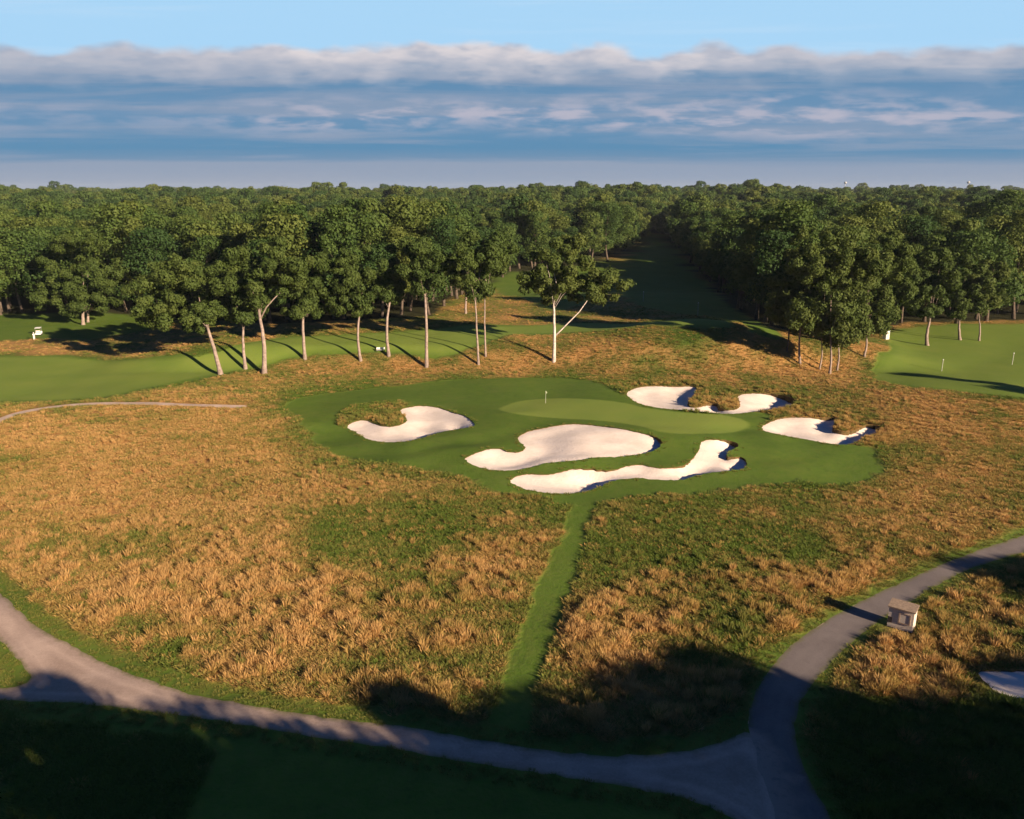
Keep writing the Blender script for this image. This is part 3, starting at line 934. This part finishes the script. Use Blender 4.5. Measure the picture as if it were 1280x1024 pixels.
# ---- the trees that stand apart, each with its own crown
def hero(label, stems, crowns, n=9000, size=0.24, bark=None, r0=0.38, group="pale-trunked trees on the edge of the rough", depth_px=None, rblob=(0.9, 1.7), limbs=3, branch=None):
    """stems: [(base px, base py, top px, top py, radius)], crowns: [(px, py, half width, half height, blobs)]"""
    bark = bark or M_bark
    bx, by = G(stems[0][0], stems[0][1]); bz = Hs(bx, by)
    zc = depth_at(bx, by, bz)
    e = empty("oak_tree", (bx, by, bz), label, "tree", group)
    O = np.array([bx, by, bz])
    blobs = []
    for (a, c, rx, rz, nb) in crowns:
        cen = at_depth(a, c, zc) - O
        rw, rh = rx * zc / 1000, rz * zc / 1000
        blobs += ellipsoid_blobs(cen, (rw * 1.14, rw * 1.0, rh * 1.12), int(nb * 1.25), *[q * min(1.0, rw / 4.0 + 0.25) for q in rblob], fill=0.2)
    for (a0, c0, a1, c1, rr) in stems:      # foliage hanging about the fork
        x0, y0 = G(a0, c0); z1 = depth_at(x0, y0, Hs(x0, y0)); f0 = at_depth(a1, c1 - 9, z1) - O
        for _ in range(7 if rr > 0.27 else 4):
            q = rng.normal(0, 1.15, 3) * np.array([1, 1, 0.6]) + np.array([0, 0, 0.7])
            blobs.append((*(f0 + q), rng.uniform(0.8, 1.25)))
    me = crown_mesh("crown", blobs, int(n * 2.5), size * 1.0, M_leaf_hero, 0.12)
    obj("crown", me, e)
    for (a0, c0, a1, c1, rr) in stems:
        x0, y0 = G(a0, c0); p0 = np.array([x0, y0, Hs(x0, y0)]) - O
        z1 = depth_at(x0, y0, Hs(x0, y0))
        p1 = at_depth(a1, c1, z1) - O
        near = [b for b in blobs]
        mb = trunk_mb(p0, p1, rr, rr * 0.55, near, limbs, 0.25, 0.86)
        # leader continuing into the crown
        top = p1 + (p1 - p0) / np.linalg.norm(p1 - p0) * (crowns[0][3] * zc / 1000 * 0.9)
        mb.tube([p1 - (p1 - p0) * 0.03, (p1 + top) / 2 + rng.normal(0, 0.25, 3), top], [rr * 0.58, rr * 0.36, rr * 0.12], 7)
        if branch:
            for br in branch:
                P = [at_depth(q[0], q[1], z1) - O for q in br[:-1]]
                r_ = br[-1]
                mb.tube(P, list(np.linspace(r_, r_ * 0.45, len(P))), 7)
        mb.build("trunk", bark, e, True)
    return e


hero("leaning oak at the left end of the pale-trunked row, trunk tilted to the left", [(276,468,259,408,0.45)],
     [(216,372,54,42,34),(222,342,38,22,14),(185,390,24,24,8),(245,395,26,22,8)], 13000)
hero("oak with a short straight trunk just left of the thickest pale trunk", [(307,461,304,410,0.36)],
     [(292,358,40,46,26),(310,385,26,22,8)], 9000)
hero("tall oak with the thickest pale trunk and a bare limb forking up to the right", [(330,467,324,390,0.48)],
     [(325,335,60,38,30),(296,362,26,26,10),(352,345,34,26,12)], 12000, branch=[[(325,400),(333,384),(342,374),(350,366),0.17]])
hero("oak standing between the thickest pale trunk and the slender one, crown low and dark", [(381,449,379,385,0.36)],
     [(386,352,36,44,26),(372,384,20,18,6)], 9000)
hero("slim straight oak, fifth trunk of the row, in front of the dark woods", [(451,451,450,388,0.30)],
     [(444,352,34,46,26),(428,380,18,22,7)], 9500)
hero("narrow oak right of the slim straight one, small white bench at its foot", [(486,445,487,378,0.34)],
     [(487,342,24,40,16)], 6000)
hero("oak with a clear pale trunk swelling below its rounded crown, nearest the green", [(533,459,531,366,0.36)],
     [(532,332,36,38,24),(520,312,24,16,8)], 10000)
hero("twin-stemmed oak with two thin grey trunks side by side", [(598,456,594,372,0.24),(607,446,606,370,0.20)],
     [(598,332,42,42,28),(620,312,26,20,8)], 11000, limbs=4)
hero("white-trunked tree standing alone, a side limb carrying a low crown", [(692,452,692,380,0.36)],
     [(694,336,44,46,30),(672,352,24,24,8),(716,318,26,26,8),(746,358,42,25,26)], 13000, bark=M_birch,
     branch=[[(693,421),(702,412),(713,401),(724,390),(734,376),0.17]])
hero("spreading olive oak with twin trunks beside the shaded lawn on the left", [(104,406,104,388,0.5),(110,403,110,385,0.36)],
     [(105,332,54,48,40),(70,372,28,24,12),(140,362,26,28,10),(105,372,44,24,20)], 14000, group=None)
hero("small oak behind the row, trunk seen between the twin stems and the pale trunk", [(582,392,583,368,0.34)],
     [(580,340,34,30,18)], 6000)
hero("thin-trunked tree in shade at the left of the group where the fairway bends", [(984,440,986,405,0.22)],
     [(980,372,26,40,18)], 6500, bark=M_darkbark, group="trees on the bank right of the shaded fairway")
hero("slender tree with a pale grey stem standing on the orange bank", [(1000,455,1001,410,0.24)],
     [(1000,368,30,50,22)], 8000, group="trees on the bank right of the shaded fairway")
hero("largest leafy tree on the orange bank, three thin stems under one tall crown", [(1037,468,1038,420,0.24),(1046,464,1046,422,0.20),(1024,462,1027,425,0.18)],
     [(1040,350,50,72,46),(1012,320,34,40,14),(1074,340,36,50,20),(1045,402,44,32,24),(1010,395,28,26,10)], 22000, limbs=5, group="trees on the bank right of the shaded fairway")
hero("rounded tree at the right side of the bank, leaning over the white cabin", [(1080,446,1082,415,0.26)],
     [(1092,350,38,62,32),(1122,340,30,40,14),(1098,400,26,22,8)], 13000, group="trees on the bank right of the shaded fairway")
hero("tree with a bright pale trunk, leftmost of those on the right lawn", [(1159,432,1162,402,0.42)],
     [(1165,358,32,44,24),(1172,328,22,18,6)], 8500, group="trees on the edge of the right lawn")
hero("tree on the right lawn with a short yellowish trunk, second from the white cabin", [(1200,425,1199,402,0.36)],
     [(1203,360,32,40,22)], 8000, group="trees on the edge of the right lawn")
hero("slim tree with a thin grey stem on the right lawn, third from the white cabin", [(1224,426,1224,398,0.24)],
     [(1232,356,30,40,20)], 7500, group="trees on the edge of the right lawn")

# ---- tall trees behind and right of the viewpoint, whose shadows lie over the foreground
SH = [(-60,872,17),(15,892,16),(70,880,19),(130,910,17),(190,904,19),(250,925,17),(300,922,18),(350,940,17),(400,938,18),(450,892,19),(490,873,20),(540,881,18),(590,884,19),(640,874,19),(690,864,20),(740,850,19),(775,830,20),(815,828,18),(850,832,19),(890,840,18),(930,848,20),(965,855,18),(1000,868,18),(1040,882,17),(1090,872,18),(1140,850,17),(1180,815,18),(1225,795,17),(1270,775,18),(1330,770,18),
      (1185,703,15),(1240,716,15),(1290,712,17),(1340,700,17),(1140,469,18),(1212,481,16),(1285,492,18)]
ctan = math.tan(SUN_EL)
for k, (a, c, hh) in enumerate(SH):
    x, y = G(a, c)
    while True:
        L = hh / ctan + (1.5 if k < 30 else -1.0)
        tx, ty = x + SUN_AZ[0] * L, y + SUN_AZ[1] * L
        # keep the crown out of the view: walk further back with a taller tree
        q_ = [project(tx + ux, ty + uy, zz_) for ux in (-7, 0, 7) for uy in (-7, 0, 7) for zz_ in (hh * 0.3, hh * 0.75, hh)]
        seen = any((0 < u_ < 1280) and (v_ < 1040) and (ty + 7 > 0) for u_, v_ in q_)
        if not seen or hh > 27: break
        hh += 1
    v = k % len(VAR)
    reps = 1 if k >= 30 else 2
    for q in range(reps):
        bx, by = tx + SUN_AZ[0] * 9 * q + rng.normal(0, 0.5), ty + SUN_AZ[1] * 9 * q - 3 * q + rng.normal(0, 0.5)
        e = empty("broadleaf_tree", (bx, by, Hs(bx, by)), "tall broadleaf tree outside the view whose shadow falls on the foreground", "tree", "trees beside the viewpoint", rng.uniform(0, 6.28))
        s = hh / [21, 19, 23, 18, 20.5, 22, 17, 24][v]
        e.scale = (s * (1.0 if reps == 2 or k > 33 else 0.75), s * (1.0 if reps == 2 or k > 33 else 0.75), s * (1 - 0.04 * q))
        if k < 11: e.scale = (e.scale[0] * 1.3, e.scale[1] * 1.3, e.scale[2])
        for nm, me in (("crown", VAR[v][0]), ("trunk", VAR[v][1])):
            link(bpy.data.objects.new(nm, me), e)


# ------------------------------------------------------------------ small things
M_white = plain("white_paint", (0.78, 0.76, 0.72), 0.6)
M_cream = plain("cream_siding", (0.66, 0.56, 0.47), 0.75, 0.2, 0.08, 2.0)
M_roof = plain("tan_shingles", (0.30, 0.22, 0.16), 0.9, 0.1, 0.25, 6.0)
M_dark = plain("dark_opening", (0.05, 0.04, 0.045), 0.4)
M_trim = plain("trim_paint", (0.36, 0.26, 0.20), 0.7)
M_post = plain("weathered_post", (0.40, 0.40, 0.33), 0.8)
M_black = plain("black_rubber", (0.03, 0.03, 0.03), 0.8)
M_metal = plain("dull_metal", (0.35, 0.36, 0.37), 0.5, 0.5, 0.1, 3.0, 0.6)
M_skin = plain("skin", (0.45, 0.28, 0.20), 0.6)
M_cloth_w = plain("white_cloth", (0.75, 0.73, 0.68), 0.9)
M_cloth_t = plain("tan_cloth", (0.25, 0.16, 0.10), 0.9)

# shed beside the road
sx, sy = G(1124, 787)
th = R(9)
vdir = np.array([-sx, -sy]) / math.hypot(sx, sy); rdir = np.array([-vdir[1], vdir[0]])
n1 = math.cos(th) * vdir - math.sin(th) * rdir            # front normal
rz = math.atan2(n1[1], n1[0]) + math.pi / 2               # local -Y is the front
w, dp = 1.85, 1.15
cx_, cy_ = sx - n1[0] * dp / 2, sy - n1[1] * dp / 2
shed = empty("roadside_shed", (cx_, cy_, Hs(cx_, cy_) - 0.05), "small cream box-shaped shed with a low tan roof standing beside the road", "shed", None, rz)
hw, hd = w / 2, dp / 2
mb = MB()
zf, zb = 1.80, 1.92
Vv = [(-hw, -hd, 0), (hw, -hd, 0), (hw, hd, 0), (-hw, hd, 0), (-hw, -hd, zf), (hw, -hd, zf), (hw, hd, zb), (-hw, hd, zb)]
mb.add(Vv, [(0, 1, 5, 4), (1, 2, 6, 5), (2, 3, 7, 6), (3, 0, 4, 7), (4, 5, 6, 7), (3, 2, 1, 0)])
for k in range(7):
    z = 0.2 + k * 0.25
    mb.box(-hw - 0.012, hw + 0.012, -hd - 0.012, -hd - 0.001, z, z + 0.21)
    mb.box(hw + 0.001, hw + 0.012, -hd, hd, z, z + 0.21)
mb.build("wall", M_cream, shed)
mb = MB()
def slab(x0, x1, y0, y1, za, zb_, t):
    V = [(x0, y0, za), (x1, y0, za), (x1, y1, zb_), (x0, y1, zb_), (x0, y0, za + t), (x1, y0, za + t), (x1, y1, zb_ + t), (x0, y1, zb_ + t)]
    return V, [(3, 2, 1, 0), (4, 5, 6, 7), (0, 1, 5, 4), (1, 2, 6, 5), (2, 3, 7, 6), (3, 0, 4, 7)]
mb.add(*slab(-hw - 0.1, hw + 0.1, -hd - 0.14, hd + 0.1, zf + 0.01, zb + 0.01, 0.09))
roof = mb.build("roof", M_roof, shed)
mb = MB(); mb.box(-0.95, -0.60, -hd - 0.035, -hd - 0.014, 0.45, 0.95, 0.006); wf = mb.build("window", M_dark, shed)
mb = MB()
for (a, b2, c2, d2) in ((-0.18, -0.08, 0.62, 1.55), (0.62, 0.72, 0.62, 1.55)): mb.box(a, b2, -hd - 0.06, -hd - 0.014, c2, d2)
mb.box(-0.08, 0.62, -hd - 0.06, -hd - 0.014, 1.47, 1.55); mb.box(-0.08, 0.62, -hd - 0.06, -hd - 0.014, 0.62, 0.70)
hf = mb.build("hatch_frame", M_trim, shed)
mb = MB(); mb.box(-0.075, 0.615, -hd - 0.035, -hd - 0.014, 0.705, 1.465, 0.008); mb.build("hatch", M_cream, shed)
mb = MB()
for a in (-hw + 0.05, 0.35):
    mb.box(a, a + 0.55, -hd - 0.10, -hd - 0.02, 0.0, 0.12)
mb.build("base_block", M_dark, shed)

# flag on the green
fx_, fy_ = G(682, 504)
fl = empty("flagstick", (fx_, fy_, Hs(fx_, fy_)), "thin flagstick with a small pale flag standing on the putting green", "flagstick")
mb = MB(); mb.lathe([(0.035, 0), (0.032, 1.1), (0.022, 2.05), (0.012, 2.1)], 8); mb.build("pole", M_post, fl)
mb = MB(); V = []; F = []
for i in range(7):
    for j in (0, 1):
        V.append((0.02 + i * 0.03, 0.05 * math.sin(i * 1.1), 1.72 + j * 0.30 - i * 0.02))
for i in range(6): F.append((2 * i, 2 * i + 2, 2 * i + 3, 2 * i + 1))
mb.add(V, F); o = mb.build("flag", plain("pale_flag", (0.5, 0.55, 0.35)), fl)
sol = o.modifiers.new("thick", 'SOLIDIFY'); sol.thickness = 0.01


def marker(px_, py0, py1, label, group):
    x, y = G(px_, py0); z = Hs(x, y); h = (py0 - py1) / 1000 * depth_at(x, y, z) * 0.9
    e = empty("marker_post", (x, y, z), label, "post", group)
    mb = MB(); mb.lathe([(0.07, -0.1), (0.07, h * 0.9), (0.06, h * 0.92)], 8); mb.build("shaft", M_post, e)
    mb = MB(); mb.lathe([(0.09, h * 0.92), (0.10, h * 0.97), (0.06, h)], 8); mb.build("cap", M_white, e)


marker(1177, 464, 447, "slim white post on the right lawn, standing by the dark tree shadow", "white posts on the right lawn")
marker(1265, 456, 439, "slim white post on the right lawn near the edge of the picture", "white posts on the right lawn")
marker(804, 377, 363, "thin grey post on the crest where the dark fairway begins, left of its pair", "grey posts before the shaded fairway")
marker(872, 395, 376, "thin grey post at the right of the bank top, against the dark fairway", "grey posts before the shaded fairway")

# white cabin by the trees
x, y = G(1107, 424); z = Hs(x, y)
cab = empty("utility_cabin", (x, y, z), "small white upright cabin under the trees at the left end of the right lawn", "cabin", None, R(25))
mb = MB(); mb.box(-0.55, 0.55, -0.55, 0.55, 0.0, 2.0, 0.04); mb.build("wall", M_white, cab)
mb = MB(); mb.add(*slab(-0.62, 0.62, -0.64, 0.62, 2.02, 2.12, 0.06)); mb.build("roof", M_metal, cab)
mb = MB(); mb.box(-0.38, 0.38, -0.60, -0.553, 0.12, 1.85, 0.01); d = mb.build("door", M_cream, cab)
mb = MB(); mb.box(0.24, 0.30, -0.66, -0.602, 0.9, 1.05); mb.build("handle", M_metal, d)

# bench under the trees
x, y = G(476, 440); z = Hs(x, y)
bn = empty("garden_bench", (x, y, z), "small white bench on the mown strip between the fifth and sixth trunks", "bench", None, R(10))
mb = MB()
for k in range(3): mb.box(-0.85, 0.85, -0.22 + k * 0.15, -0.09 + k * 0.15, 0.43, 0.47)
mb.build("seat", M_white, bn)
mb = MB()
for k in range(3): mb.box(-0.85, 0.85, 0.25, 0.29, 0.55 + k * 0.13, 0.65 + k * 0.13)
mb.build("backrest", M_white, bn)
for sx_ in (-0.75, 0.75):
    mb = MB(); mb.box(sx_ - 0.04, sx_ + 0.04, -0.2, -0.12, 0, 0.43); mb.box(sx_ - 0.04, sx_ + 0.04, 0.29, 0.35, 0, 0.95); mb.build("leg", M_black, bn)

# golf cart and golfer on the far lawn at the left
x, y = G(49, 419); z = Hs(x, y)
gcart = empty("golf_cart", (x, y, z), "white golf cart with a canopy parked on the lawn at the far left", "golf cart", None, R(20))
mb = MB()
prof = [(-1.15, 0.30), (1.10, 0.30), (1.20, 0.55), (1.05, 0.85), (0.55, 0.92), (0.45, 0.42), (-0.1, 0.42), (-0.15, 0.75), (-0.85, 0.78), (-1.2, 0.70)]
V = [(sx_, q[0], q[1]) for sx_ in (-0.58, 0.58) for q in prof]; n_ = len(prof)
mb.add(V, [tuple(range(n_)), tuple(reversed(range(n_, 2 * n_)))] + [(i, i + n_, (i + 1) % n_ + n_, (i + 1) % n_) for i in range(n_)])
mb.build("body", M_white, gcart)
mb = MB(); mb.box(-0.62, 0.62, -0.95, 0.75, 1.82, 1.90, 0.02); mb.build("roof", M_white, gcart)
mb = MB()
for a in (-0.55, 0.55):
    mb.tube([(a, 0.75, 0.85), (a, 0.62, 1.82)], 0.03, 6); mb.tube([(a, -0.85, 0.78), (a, -0.85, 1.82)], 0.03, 6)
mb.build("roof_post", M_metal, gcart)
mb = MB(); mb.box(-0.5, 0.5, -0.6, -0.2, 0.78, 0.88, 0.03); mb.box(-0.5, 0.5, -0.72, -0.61, 0.88, 1.25, 0.03); mb.build("seat", M_cream, gcart)
for a in (-0.56, 0.56):
    for c in (-0.8, 0.8):
        mb = MB(); P = [(a - 0.09, c, 0.23), (a + 0.09, c, 0.23)]; mb.tube(P, 0.23, 14); wh = mb.build("wheel", M_black, gcart)
        mb = MB(); s_ = 1 if a > 0 else -1; mb.tube([(a + s_ * 0.091, c, 0.23), (a + s_ * 0.10, c, 0.23)], 0.11, 10); mb.build("rim", M_metal, wh)


def person(px_, py_, label, rz):
    x, y = G(px_, py_); z = Hs(x, y)
    J = {'pel': (0, 0, 0.95, .145), 'wai': (0, 0, 1.10, .13), 'che': (0, -.01, 1.32, .155), 'nek': (0, 0, 1.50, .06), 'hd1': (0, -.02, 1.60, .085), 'hd2': (0, -.02, 1.69, .095), 'hd3': (0, -.015, 1.76, .07),
         'hl': (.10, 0, .90, .095), 'kl': (.12, -.02, .50, .062), 'al': (.12, 0, .09, .042), 'tl': (.13, -.16, .03, .035),
         'hr': (-.10, 0, .90, .095), 'kr': (-.13, .02, .50, .062), 'ar': (-.14, .03, .09, .042), 'tr': (-.16, -.13, .03, .035),
         'sl': (.19, 0, 1.43, .062), 'el': (.25, .02, 1.14, .045), 'wl': (.20, -.16, .96, .03), 'ml': (.17, -.22, .92, .035),
         'sr': (-.19, 0, 1.43, .062), 'er': (-.25, .02, 1.14, .045), 'wr': (-.14, -.18, .98, .03), 'mr': (-.08, -.24, .94, .035)}
    E = [('pel', 'wai'), ('wai', 'che'), ('che', 'nek'), ('nek', 'hd1'), ('hd1', 'hd2'), ('hd2', 'hd3'), ('pel', 'hl'), ('hl', 'kl'), ('kl', 'al'), ('al', 'tl'), ('pel', 'hr'), ('hr', 'kr'), ('kr', 'ar'), ('ar', 'tr'),
         ('che', 'sl'), ('sl', 'el'), ('el', 'wl'), ('wl', 'ml'), ('che', 'sr'), ('sr', 'er'), ('er', 'wr'), ('wr', 'mr')]
    names = list(J)
    # fingers: short chains rooted in the palm
    V = [J[n][:3] for n in names]; Rr = [J[n][3] for n in names]; Ed = [(names.index(a), names.index(b)) for a, b in E]
    for hnd, sgn in (('ml', 1), ('mr', -1)):
        hi = names.index(hnd); p = np.array(J[hnd][:3])
        for k in range(5):
            q = p + np.array([(k - 2) * 0.018, -0.035, -0.035]); q2 = q + np.array([-sgn * 0.01, -0.02 + 0.03 * (k == 0), -0.035])
            V += [tuple(q), tuple(q2)]; Rr += [.010, .008]; Ed += [(hi, len(V) - 2), (len(V) - 2, len(V) - 1)]
    me = bpy.data.meshes.new("person"); me.from_pydata(V, Ed, []); me.update()
    e = bpy.data.objects.new("person", me); link(e); tag(e, label, "person")
    e.location = (x, y, z); e.rotation_euler = (0, 0, rz)
    sk = e.modifiers.new("skin", 'SKIN'); sk.use_smooth_shade = True
    for i, r_ in enumerate(Rr): me.skin_vertices[0].data[i].radius = (r_, r_)
    me.skin_vertices[0].data[0].use_root = True
    ss = e.modifiers.new("sub", 'SUBSURF'); ss.levels = 1; ss.render_levels = 1
    me.materials.append(M_skin)
    mb = MB()   # shirt and trousers as loose garments around the body
    mb.lathe([(.17, .98), (.175, 1.1), (.185, 1.3), (.17, 1.43), (.08, 1.51)], 14)
    for s in (1, -1): mb.tube([(s * .15, 0, 1.44), (s * .21, 0, 1.38), (s * .255, .02, 1.20)], [.09, .085, .072], 10)
    mb.build("shirt", M_cloth_w, e, True)
    mb = MB(); mb.lathe([(.155, .82), (.175, .90), (.17, 1.02)], 14)
    mb.tube([(.09, 0, .92), (.12, -.02, .50), (.12, 0, .07)], [.115, .085, .068], 10); mb.tube([(-.09, 0, .92), (-.13, .02, .50), (-.14, .03, .07)], [.115, .085, .068], 10)
    mb.build("trousers", M_cloth_w, e, True)
    mb = MB(); mb.lathe([(.105, 1.70), (.11, 1.76), (.085, 1.82), (.02, 1.845)], 12, (0, -.01, 0)); mb.box(-.07, .07, -.2, -.08, 1.715, 1.73); mb.build("cap", M_cloth_w, e, True)
    mb = MB(); mb.tube([(-.02, -.03 - .09, 1.655), (0, -.135, 1.63), (0.0, -.115, 1.61)], [.008, .016, .010], 6)
    mb.build("nose", M_skin, e, True)
    return e


person(43, 425, "golfer dressed in white standing on the lit grass at the far left", R(70))

# water towers on the horizon
def tower(px_, py_, dist_, hgt, r, label):
    x = (px_ - 640) / 1000 * dist_; y = dist_
    zt_ = CAM_H + (239 - py_) / 1000 * dist_
    z = Hs(x, y)
    e = empty("water_tower", (x, y, z), label, "water tower", "water towers on the horizon")
    h = zt_ - z
    mb = MB(); mb.lathe([(r * 0.5, 0), (r * 0.2, h * 0.15), (r * 0.17, h - r * 1.6)], 12); mb.build("stem", M_white, e, True)
    prof = [(r * 0.2, h - r * 1.7)] + [(r * math.sin(t), h - r * 0.75 - 0.75 * r * math.cos(t)) for t in np.linspace(0.3, math.pi - 0.05, 10)]
    mb = MB(); mb.lathe(prof, 16); mb.build("tank", M_white, e, True)


M_white_keep = M_white; M_white = plain("far_white", (0.42, 0.42, 0.42))
tower(1041, 228.0, 2400, 45, 4.2, "tiny white water tower above the canopy on the horizon, left of its pair")
tower(1189, 227.5, 2300, 45, 4.2, "tiny white water tower above the canopy near the right end of the horizon")

hz = bpy.data.materials.new("air"); hz.use_nodes = True; nt = hz.node_tree; nt.nodes.clear()
ho = nt.nodes.new('ShaderNodeOutputMaterial'); pv = nt.nodes.new('ShaderNodeVolumePrincipled')
pv.inputs['Color'].default_value = (0.80, 0.90, 1.0, 1); pv.inputs['Density'].default_value = 0.000045; pv.inputs['Anisotropy'].default_value = 0.0
nt.links.new(pv.outputs[0], ho.inputs['Volume'])
mb = MB(); mb.box(-4900, 4900, -4800, 4900, -6, 72); mb.build("haze", hz, kind="stuff")

# ------------------------------------------------------------------ light
sun = bpy.data.lights.new("sun", 'SUN'); sun.energy = 5.0; sun.angle = R(0.55); sun.color = (1.0, 0.80, 0.58)
so = bpy.data.objects.new("sun", sun); link(so)
sd_ = Vector((SUN_AZ[0] * math.cos(SUN_EL), SUN_AZ[1] * math.cos(SUN_EL), math.sin(SUN_EL)))
so.rotation_euler = sd_.to_track_quat('Z', 'Y').to_euler()

w_ = bpy.data.worlds.new("World"); scene.world = w_; w_.use_nodes = True
nt = w_.node_tree; nt.nodes.clear()
out = nt.nodes.new('ShaderNodeOutputWorld')
sky = nt.nodes.new('ShaderNodeTexSky'); sky.sky_type = 'NISHITA'; sky.sun_disc = False
sky.sun_elevation = SUN_EL; sky.sun_rotation = math.atan2(SUN_AZ[0], SUN_AZ[1]); sky.air_density = 1.0; sky.dust_density = 0.4; sky.ozone_density = 2.0
tc = nt.nodes.new('ShaderNodeTexCoord'); sep = nt.nodes.new('ShaderNodeSeparateXYZ'); nt.links.new(tc.outputs['Generated'], sep.inputs[0])
X, Y, Zc = sep.outputs
az = mth(nt, 'MULTIPLY', mth(nt, 'ARCTAN2', X, Y), 57.2958)
el = mth(nt, 'MULTIPLY', mth(nt, 'ARCSINE', Zc), 57.2958)
# the bank is a straight front, seen lower towards its far ends
el = mth(nt, 'DIVIDE', el, mth(nt, 'COSINE', mth(nt, 'MULTIPLY', mth(nt, 'MINIMUM', mth(nt, 'ABSOLUTE', az), 40.0), 0.0174533)))


def vec(a, b, c=0.0):
    n = nt.nodes.new('ShaderNodeCombineXYZ')
    for s, v in zip(n.inputs, (a, b, c)):
        if isinstance(v, (int, float)): s.default_value = v
        else: nt.links.new(v, s)
    return n.outputs[0]


def mr(v, a, b, c=0.0, d=1.0, smooth=True):
    n = nt.nodes.new('ShaderNodeMapRange'); n.interpolation_type = 'SMOOTHSTEP' if smooth else 'LINEAR'; n.clamp = True
    nt.links.new(v, n.inputs[0]); n.inputs[1].default_value = a; n.inputs[2].default_value = b; n.inputs[3].default_value = c; n.inputs[4].default_value = d
    return n.outputs[0]


puff = noise(nt, vec(mth(nt, 'MULTIPLY', az, 0.27), mth(nt, 'MULTIPLY', el, 0.42)), 1.0, 3, 0.42, 0.1)      # cumulus tops
wide = noise(nt, vec(mth(nt, 'MULTIPLY', az, 0.07), mth(nt, 'MULTIPLY', el, 0.35), 3.1), 1.0, 4, 0.5, 0.2)
streak = noise(nt, vec(mth(nt, 'MULTIPLY', az, 0.045), mth(nt, 'MULTIPLY', el, 0.95), 7.7), 1.0, 6, 0.6, 0.3)
fine = noise(nt, vec(mth(nt, 'MULTIPLY', az, 0.42), mth(nt, 'MULTIPLY', el, 1.15), 1.7), 1.0, 4, 0.5, 0.15)
fine2 = noise(nt, vec(mth(nt, 'MULTIPLY', az, 0.30), mth(nt, 'MULTIPLY', el, 1.3), 5.2), 1.0, 5, 0.52, 0.2)
# top edge of the bank
top = mth(nt, 'ADD', 9.15, mth(nt, 'MULTIPLY', mth(nt, 'SUBTRACT', puff, 0.5), 2.6))
top = mth(nt, 'ADD', top, mth(nt, 'MULTIPLY', mth(nt, 'SUBTRACT', wide, 0.5), 0.7))
dep = mth(nt, 'SUBTRACT', top, el)                       # degrees below the local top
cover = mr(dep, -0.25, 0.40)
base_c = ramp(nt, mr(mth(nt, 'ADD', el, mth(nt, 'MULTIPLY', mth(nt, 'SUBTRACT', streak, 0.5), 1.5)), 0.0, 9.6, 0, 1, False), [(0.0, (0.31, 0.355, 0.46)), (0.18, (0.27, 0.345, 0.47)), (0.215, (0.155, 0.28, 0.44)), (0.28, (0.100, 0.262, 0.445)), (0.52, (0.150, 0.290, 0.470)), (0.72, (0.115, 0.262, 0.445)), (0.86, (0.20, 0.315, 0.47)), (1.0, (0.36, 0.42, 0.54))])
base_c = mix(nt, mth(nt, 'MULTIPLY', mr(streak, 0.42, 0.64), mr(el, 0.0, 2.5, 0.35, 0.75)), base_c, (0.27, 0.345, 0.475))
rn = mth(nt, 'ADD', mth(nt, 'MULTIPLY', mth(nt, 'SUBTRACT', fine, 0.5), 2.4), mth(nt, 'MULTIPLY', mth(nt, 'SUBTRACT', fine2, 0.5), 1.9))
rim = mth(nt, 'MULTIPLY', mr(mth(nt, 'ADD', dep, rn), 2.7, 0.0), mth(nt, 'MULTIPLY', mr(az, -26, -12, 0.55, 1.0), mr(az, 12, 20, 1.0, 0.6)))
lit = mix(nt, mr(fine, 0.3, 0.68), (0.46, 0.49, 0.58), (0.80, 0.73, 0.73))
c1 = mix(nt, rim, base_c, lit)
row_y = mth(nt, 'ABSOLUTE', mth(nt, 'SUBTRACT', el, mth(nt, 'ADD', 4.9, mth(nt, 'MULTIPLY', mth(nt, 'SUBTRACT', wide, 0.5), 3.0))))
row = mth(nt, 'MULTIPLY', mr(row_y, 1.8, 0.1), mr(fine2, 0.40, 0.64))
row = mth(nt, 'MULTIPLY', row, mth(nt, 'MULTIPLY', mr(az, -26, -9, 0.35, 1.0), mr(az, 24, 34, 1.0, 0.7)))
c1 = mix(nt, mth(nt, 'MULTIPLY', row, 0.95), c1, (0.47, 0.47, 0.57))
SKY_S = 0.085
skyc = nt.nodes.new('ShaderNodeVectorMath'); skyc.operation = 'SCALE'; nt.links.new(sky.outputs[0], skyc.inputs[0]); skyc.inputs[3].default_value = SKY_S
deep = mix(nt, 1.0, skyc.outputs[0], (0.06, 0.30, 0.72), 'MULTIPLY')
above = mix(nt, mr(el, 14, 27), (0.40, 0.67, 0.93), deep)
above = mix(nt, mth(nt, 'MULTIPLY', mr(streak, 0.5, 0.75), 0.25), above, (0.65, 0.78, 0.92))
tot = mix(nt, cover, above, c1)
tot = mix(nt, mr(mth(nt, 'ABSOLUTE', az), 48, 85), tot, deep)      # the bank stands only ahead; unseen sky elsewhere is dimmed blue to deepen shadows
low = mr(el, -0.3, 0.1)
tot = mix(nt, low, (0.05, 0.07, 0.07), tot)
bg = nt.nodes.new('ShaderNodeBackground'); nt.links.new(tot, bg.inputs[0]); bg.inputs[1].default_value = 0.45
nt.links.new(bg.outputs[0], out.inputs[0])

scene.view_settings.view_transform = 'Standard'
scene.view_settings.look = 'None'
scene.view_settings.exposure = 1.15
scene.view_settings.gamma = 1.0
scene.cycles.max_bounces = 5
scene.cycles.diffuse_bounces = 3
scene.cycles.transmission_bounces = 3
scene.cycles.use_denoising = True
